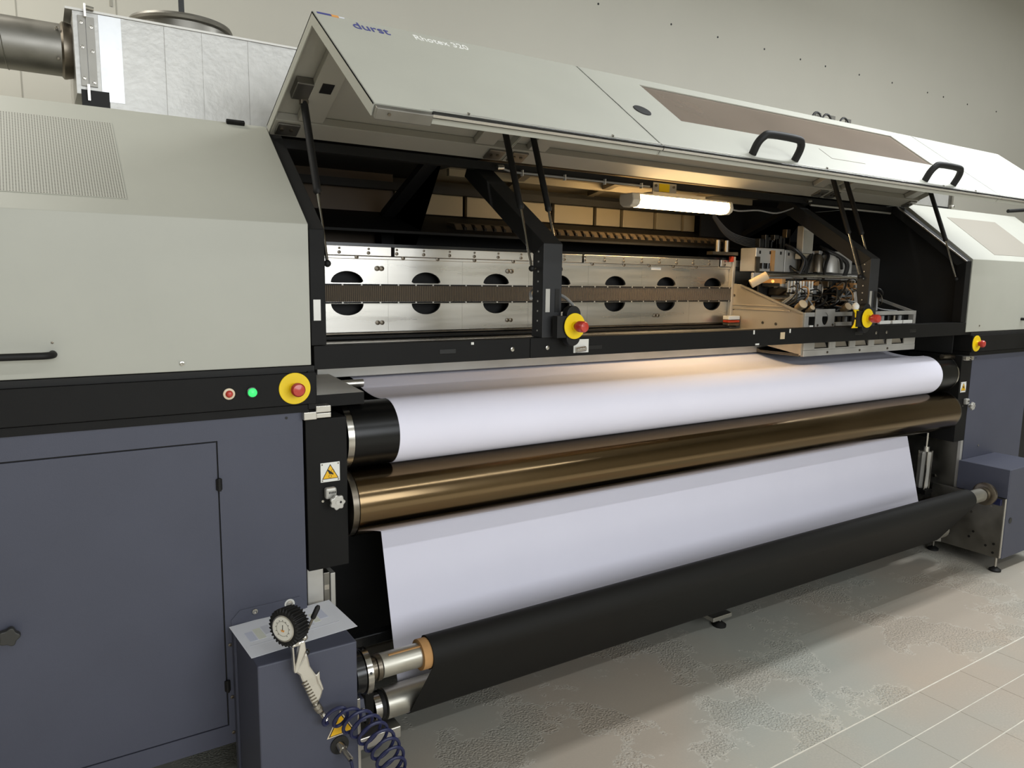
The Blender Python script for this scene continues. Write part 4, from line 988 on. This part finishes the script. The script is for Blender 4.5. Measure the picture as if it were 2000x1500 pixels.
gg = T('tyre_inflator', 'metal inflator gun with round dial in ribbed black rubber cover', 'inflator', (.53, -.30, .45))
gc = Vector((.482, -.315, .690)); gd = Vector((-.62, -.42, .03)).normalized()   # the dial looks left and towards the viewer
u_ = gd.cross(Vector((0, 0, 1))).normalized(); w_ = u_.cross(gd).normalized()
n = 120; loops = []
back, frontp = gc - gd * .030, gc + gd * .020
def gear(p, r, amp):
    return [p + (u_ * math.cos(2 * math.pi * i / n) + w_ * math.sin(2 * math.pi * i / n)) * (r + (amp if (i % 4) < 2 else 0)) for i in range(n)]
MB().ring([gear(back, .030, .001), gear(back + gd * .005, .040, .006), gear(frontp - gd * .004, .0435, .006), gear(frontp, .040, .004), gear(frontp + gd * .001, .033, 0)]).build('rubber_cover', 'rubber', gg)
d_ = MB().lathe(frontp, gd, [(0, .0340), (.002, .0340), (.003, .0315), (.0015, .031), (.0015, .0003)], 48).build('bezel', 'alu', gg, smooth=True)
MB().lathe(frontp + gd * .0018, gd, [(0, .0308), (.0004, .0307), (.0005, .0003)], 40).build('dial_face', 'dial', gg)
GF = frame(frontp + gd * .0024, u_, w_, gd)
MB(GF).box(-.0008, .0008, -.004, .010, 0, .0006).build('needle', 'sign_black', gg)
MB(GF).prism('z', [(-.006, -.003), (.006, -.003), (.004, -.008), (-.004, -.008)], 0, .0004).build('dial_mark', 'orange_print', gg)
MB(GF).tube([(.019 * math.cos(q), .019 * math.sin(q), 0) for q in [2 * math.pi * i / 40 for i in range(40)]], .0004, 5, True).build('dial_ring', 'steel_dark', gg)
for i in range(11):
    a = math.radians(-50 + i * 28); MB(GF).box(.0215 * math.cos(a) - .0009, .0215 * math.cos(a) + .0009, .0215 * math.sin(a) - .0009, .0215 * math.sin(a) + .0009, 0, .0005).build('dial_tick', 'sign_black', gg)
# body
MB().tube([gc - gd * .012 - w_ * .02, (.499, -.310, .645), (.503, -.306, .632)], .010, 12).build('neck', 'alu', gg, smooth=True)
def GB(pts, y0, y1, nm, mt, bev=.003): return MB().prism('y', pts, y0, y1).build(nm, mt, gg, bevel=bev)
GB([(.489, .628), (.494, .628), (.497, .565), (.492, .558)], -.316, -.298, 'body_rib', 'alu')
GB([(.489, .636), (.520, .640), (.522, .629), (.490, .627)], -.316, -.298, 'body_top', 'alu')
GB([(.511, .640), (.522, .640), (.525, .612), (.500, .556), (.492, .557)], -.317, -.297, 'body_front', 'alu')
GB([(.494, .560), (.525, .608), (.530, .590), (.534, .566), (.551, .534), (.556, .512), (.566, .488), (.560, .470), (.549, .454), (.536, .458), (.516, .515), (.506, .548)], -.318, -.296, 'grip', 'alu', .005)
GB([(.547, .530), (.560, .542), (.561, .520), (.567, .500), (.570, .488), (.558, .476), (.552, .500)], -.311, -.302, 'trigger', 'alu', .002)
for i in range(8):
    t_ = i / 7; px, pz_ = .516 + (.543 - .516) * t_, .527 + (.464 - .527) * t_
    GB([(px - .006, pz_ - .0015), (px + .008, pz_ + .004), (px + .009, pz_ + .001), (px - .005, pz_ - .0045)], -.3195, -.3178, 'grip_groove', 'steel_dark', 0)
MB().tube([(.523, -.307, .646), (.530, -.305, .656), (.549, -.302, .690)], .0035, 8).build('valve_lever', 'steel_dark', gg, smooth=True)
MB().lathe((.547, -.3022, .687), (.017, .002, .030), [(0, .005), (.004, .0068), (.030, .007), (.036, .004), (.037, .0004)], 14).build('lever_grip', 'rubber', gg, smooth=True)
MB().sphere((.524, -.306, .644), .009, 12).build('lever_joint', 'steel', gg, smooth=True)
MB().sphere((.528, -.306, .602), .009, 12).build('bleed_valve', 'black_gloss', gg, smooth=True)
dirh = Vector((.016, .004, -.030)).normalized(); ph = Vector((.545, -.307, .455))
MB().lathe(ph, dirh, [(-.002, .007), (.004, .007), (.005, .0115), (.014, .012), (.015, .010), (.019, .010), (.020, .012), (.030, .0115), (.034, .008), (.040, .0065)], 24).build('hose_coupling', 'steel', gg, smooth=True)
spr = []
for i in range(120):
    a = i / 120 * 2 * math.pi * 10; p = ph + dirh * (.040 + .030 * i / 120); uu = dirh.orthogonal().normalized(); vv = dirh.cross(uu)
    spr.append(p + (uu * math.cos(a) + vv * math.sin(a)) * .0065)
MB().tube(spr, .0011, 5).build('spring_guard', 'steel', gg, smooth=True)
# coiled hose: a helix whose axis runs from the gun down to the right and off to the floor
hp = []
pts = [(.586, -.305, .402), (.616, -.315, .398), (.644, -.325, .380), (.668, -.33, .366), (.688, -.335, .342), (.706, -.335, .315), (.724, -.34, .288), (.738, -.34, .257), (.750, -.34, .226), (.752, -.34, .19), (.764, -.34, .15), (.777, -.34, .10), (.787, -.34, .055)]
start = ph + dirh * .042
hp = [start, start + dirh * .022, start + dirh * .034 + Vector((.002, 0, -.010))]
turns = len(pts) - 1
cr_ = Vector(R0); cu_ = -Vector(R1); cf_ = Vector(R2)
s1 = (cr_ * .55 + cu_ * .80); s2 = (cr_ * .50 - cu_ * .30 + cf_ * .45)
for i in range(turns * 22 + 1):
    q = i / 22; k = min(int(q), turns - 1); p = Vector(pts[k]).lerp(Vector(pts[k + 1]), q - k)
    a = 2 * math.pi * q + math.pi * .9
    g_ = min(1.0, .62 + q * .13)
    hp.append(p + s1 * math.cos(a) * .043 * g_ + s2 * math.sin(a) * .043 * g_)
tag(MB().tube(hp, .0048, 8).build('coiled_hose', 'hose_blue', smooth=True), 'dark blue coiled air hose hanging from the inflator gun', 'hose')
tag(MB().tube(smoothpath([(.635, -.326, .268), (.637, -.330, .245), (.62, -.33, .222), (.59, -.33, .214), (.56, -.33, .222), (.50, -.33, .20), (.42, -.33, .12), (.36, -.32, .03)], 6), .0045, 8).build('air_hose', 'hose_blue', smooth=True), 'dark blue air hose leaving the fitting on the left drive box', 'hose')

# ------------------------------------------------------------------ ducts behind the machine
du = T('exhaust_duct', 'silver foil clad box duct standing behind the left hood', 'duct', (.6, .75, 2.04))
MB().prism('y', [(.139, 2.105), (.226, 2.105), (.226, 2.041), (1.25, 2.041), (1.25, 2.342), (.139, 2.342)], .58, .94).build('box', 'foil', du)
MB().box(.120, 1.25, .575, .945, 2.3425, 2.349).build('top_edge', 'alu_dull', du)
for x, wd_ in ((.388, .0012), (.50, .0005), (.645, .0006)): MB().box(x, x + wd_, .579, .5798, 2.042, 2.341).build('tape_seam', 'galv', du)
MB().box(.206, .267, .5785, .5798, 2.09, 2.341).build('tape_strip', 'foil_tape', du)
fg = MB().box(.152, .171, .574, .580, 2.128, 2.330).build('flange', 'galv', du)
fg2 = MB().box(.1725, .195, .572, .580, 2.128, 2.328).build('flange', 'galv', du)
for z in (2.15, 2.24, 2.31): screw(.160, .574, z, .005, du, 'steel'); screw(.186, .572, z - .01, .005, du, 'steel')
MB().box(.168, .174, .560, .575, 2.325, 2.362).build('flange_clamp', 'alu', du)
MB().cyl((.174, .565, 2.352), (.195, .565, 2.350), .006, 10).build('clamp_bolt', 'steel', du)
MB().box(.166, .173, .565, .574, 2.085, 2.132).build('flange_clamp', 'alu', du)
MB().box(.150, .225, .578, .582, 2.06, 2.118).build('rubber_sheet', 'rubber', du)
MB().lathe((.468, .752, 2.3495), (0, 0, 1), [(0, .150), (.030, .150), (.034, .160), (.042, .164), (.050, .160), (.052, .150), (.050, .140)], 64, caps=False).build('collar', 'galv', du, smooth=True)
dp = T('spiral_duct', 'round galvanised spiral duct joining the foil duct from the left', 'duct', (-.8, .70, 2.17))
MB().lathe((-2.0, .705, 2.252), (1, 0, 0), [(0, .0765), (2.139, .0765)], 48).build('pipe', 'galv', dp, smooth=True)
for k in range(8):
    MB().tube([(-1.75 + k * .24 + .05 * i / 24 * 1.0, .705 + .0772 * math.cos(2 * math.pi * i / 24), 2.252 + .0772 * math.sin(2 * math.pi * i / 24)) for i in range(25)], .0016, 5).build('spiral_seam', 'galv', dp, smooth=True)
MB().lathe((.108, .705, 2.252), (1, 0, 0), [(0, .077), (.006, .084), (.012, .084), (.030, .079)], 48, caps=False).build('coupling', 'steel_dark', dp, smooth=True)
for z in (2.21, 2.30): MB().sphere((.098, .632 if z < 2.25 else .64, z), .005, 8).build('rivet', 'steel', dp)
tag(MB().box(.463, .481, .752, .755, 2.41, 5.38).build('hanging_strap', 'cable_black'), 'black strap hanging from the ceiling above the foil duct', 'strap')
MB_r = T('exhaust_duct', 'end of a foil clad duct seen between right lid and hood', 'duct', (4.9, .75, 2.04))
MB().box(4.35, 5.13, .58, .94, 2.078, 2.342).build('box', 'foil', MB_r, bevel=.002)
MB().box(5.131, 5.165, .575, .945, 2.07, 2.345).build('flange', 'galv', MB_r)
MB().box(5.166, 5.19, .577, .60, 2.065, 2.345).build('flange_edge', 'alu', MB_r, bevel=.002)
MB().box(4.98, 5.13, .576, .5795, 2.055, 2.082).build('rubber_sheet', 'rubber', MB_r)
MB().sphere((5.165, .57, 2.085), .014, 10).build('clamp_bolt', 'steel', MB_r, smooth=True)
MB().box(4.36, 5.12, .60, .93, 2.041, 2.0775).build('base_box', 'foil', MB_r)
cc = T('cable_clips', 'small grey hose clips showing above the ridge of the middle lid', 'clips', (3.84, .6, 2.45))
for x in (3.67, 3.76, 3.92):
    MB().tube([(x + .045 - .045 * math.cos(q), .6, 2.455 + .055 * math.sin(q)) for q in [math.pi * i / 10 for i in range(11)]], .006, 6).build('clip_loop', 'cable_black', cc, smooth=True)
for x in (3.70, 3.83, 3.98): MB().box(x, x + .05, .598, .604, 2.43, 2.508).build('clip_tab', 'galv', cc)
MB().box(3.66, 4.05, .60, .62, 2.041, 2.45).build('clip_rail', 'galv', cc)
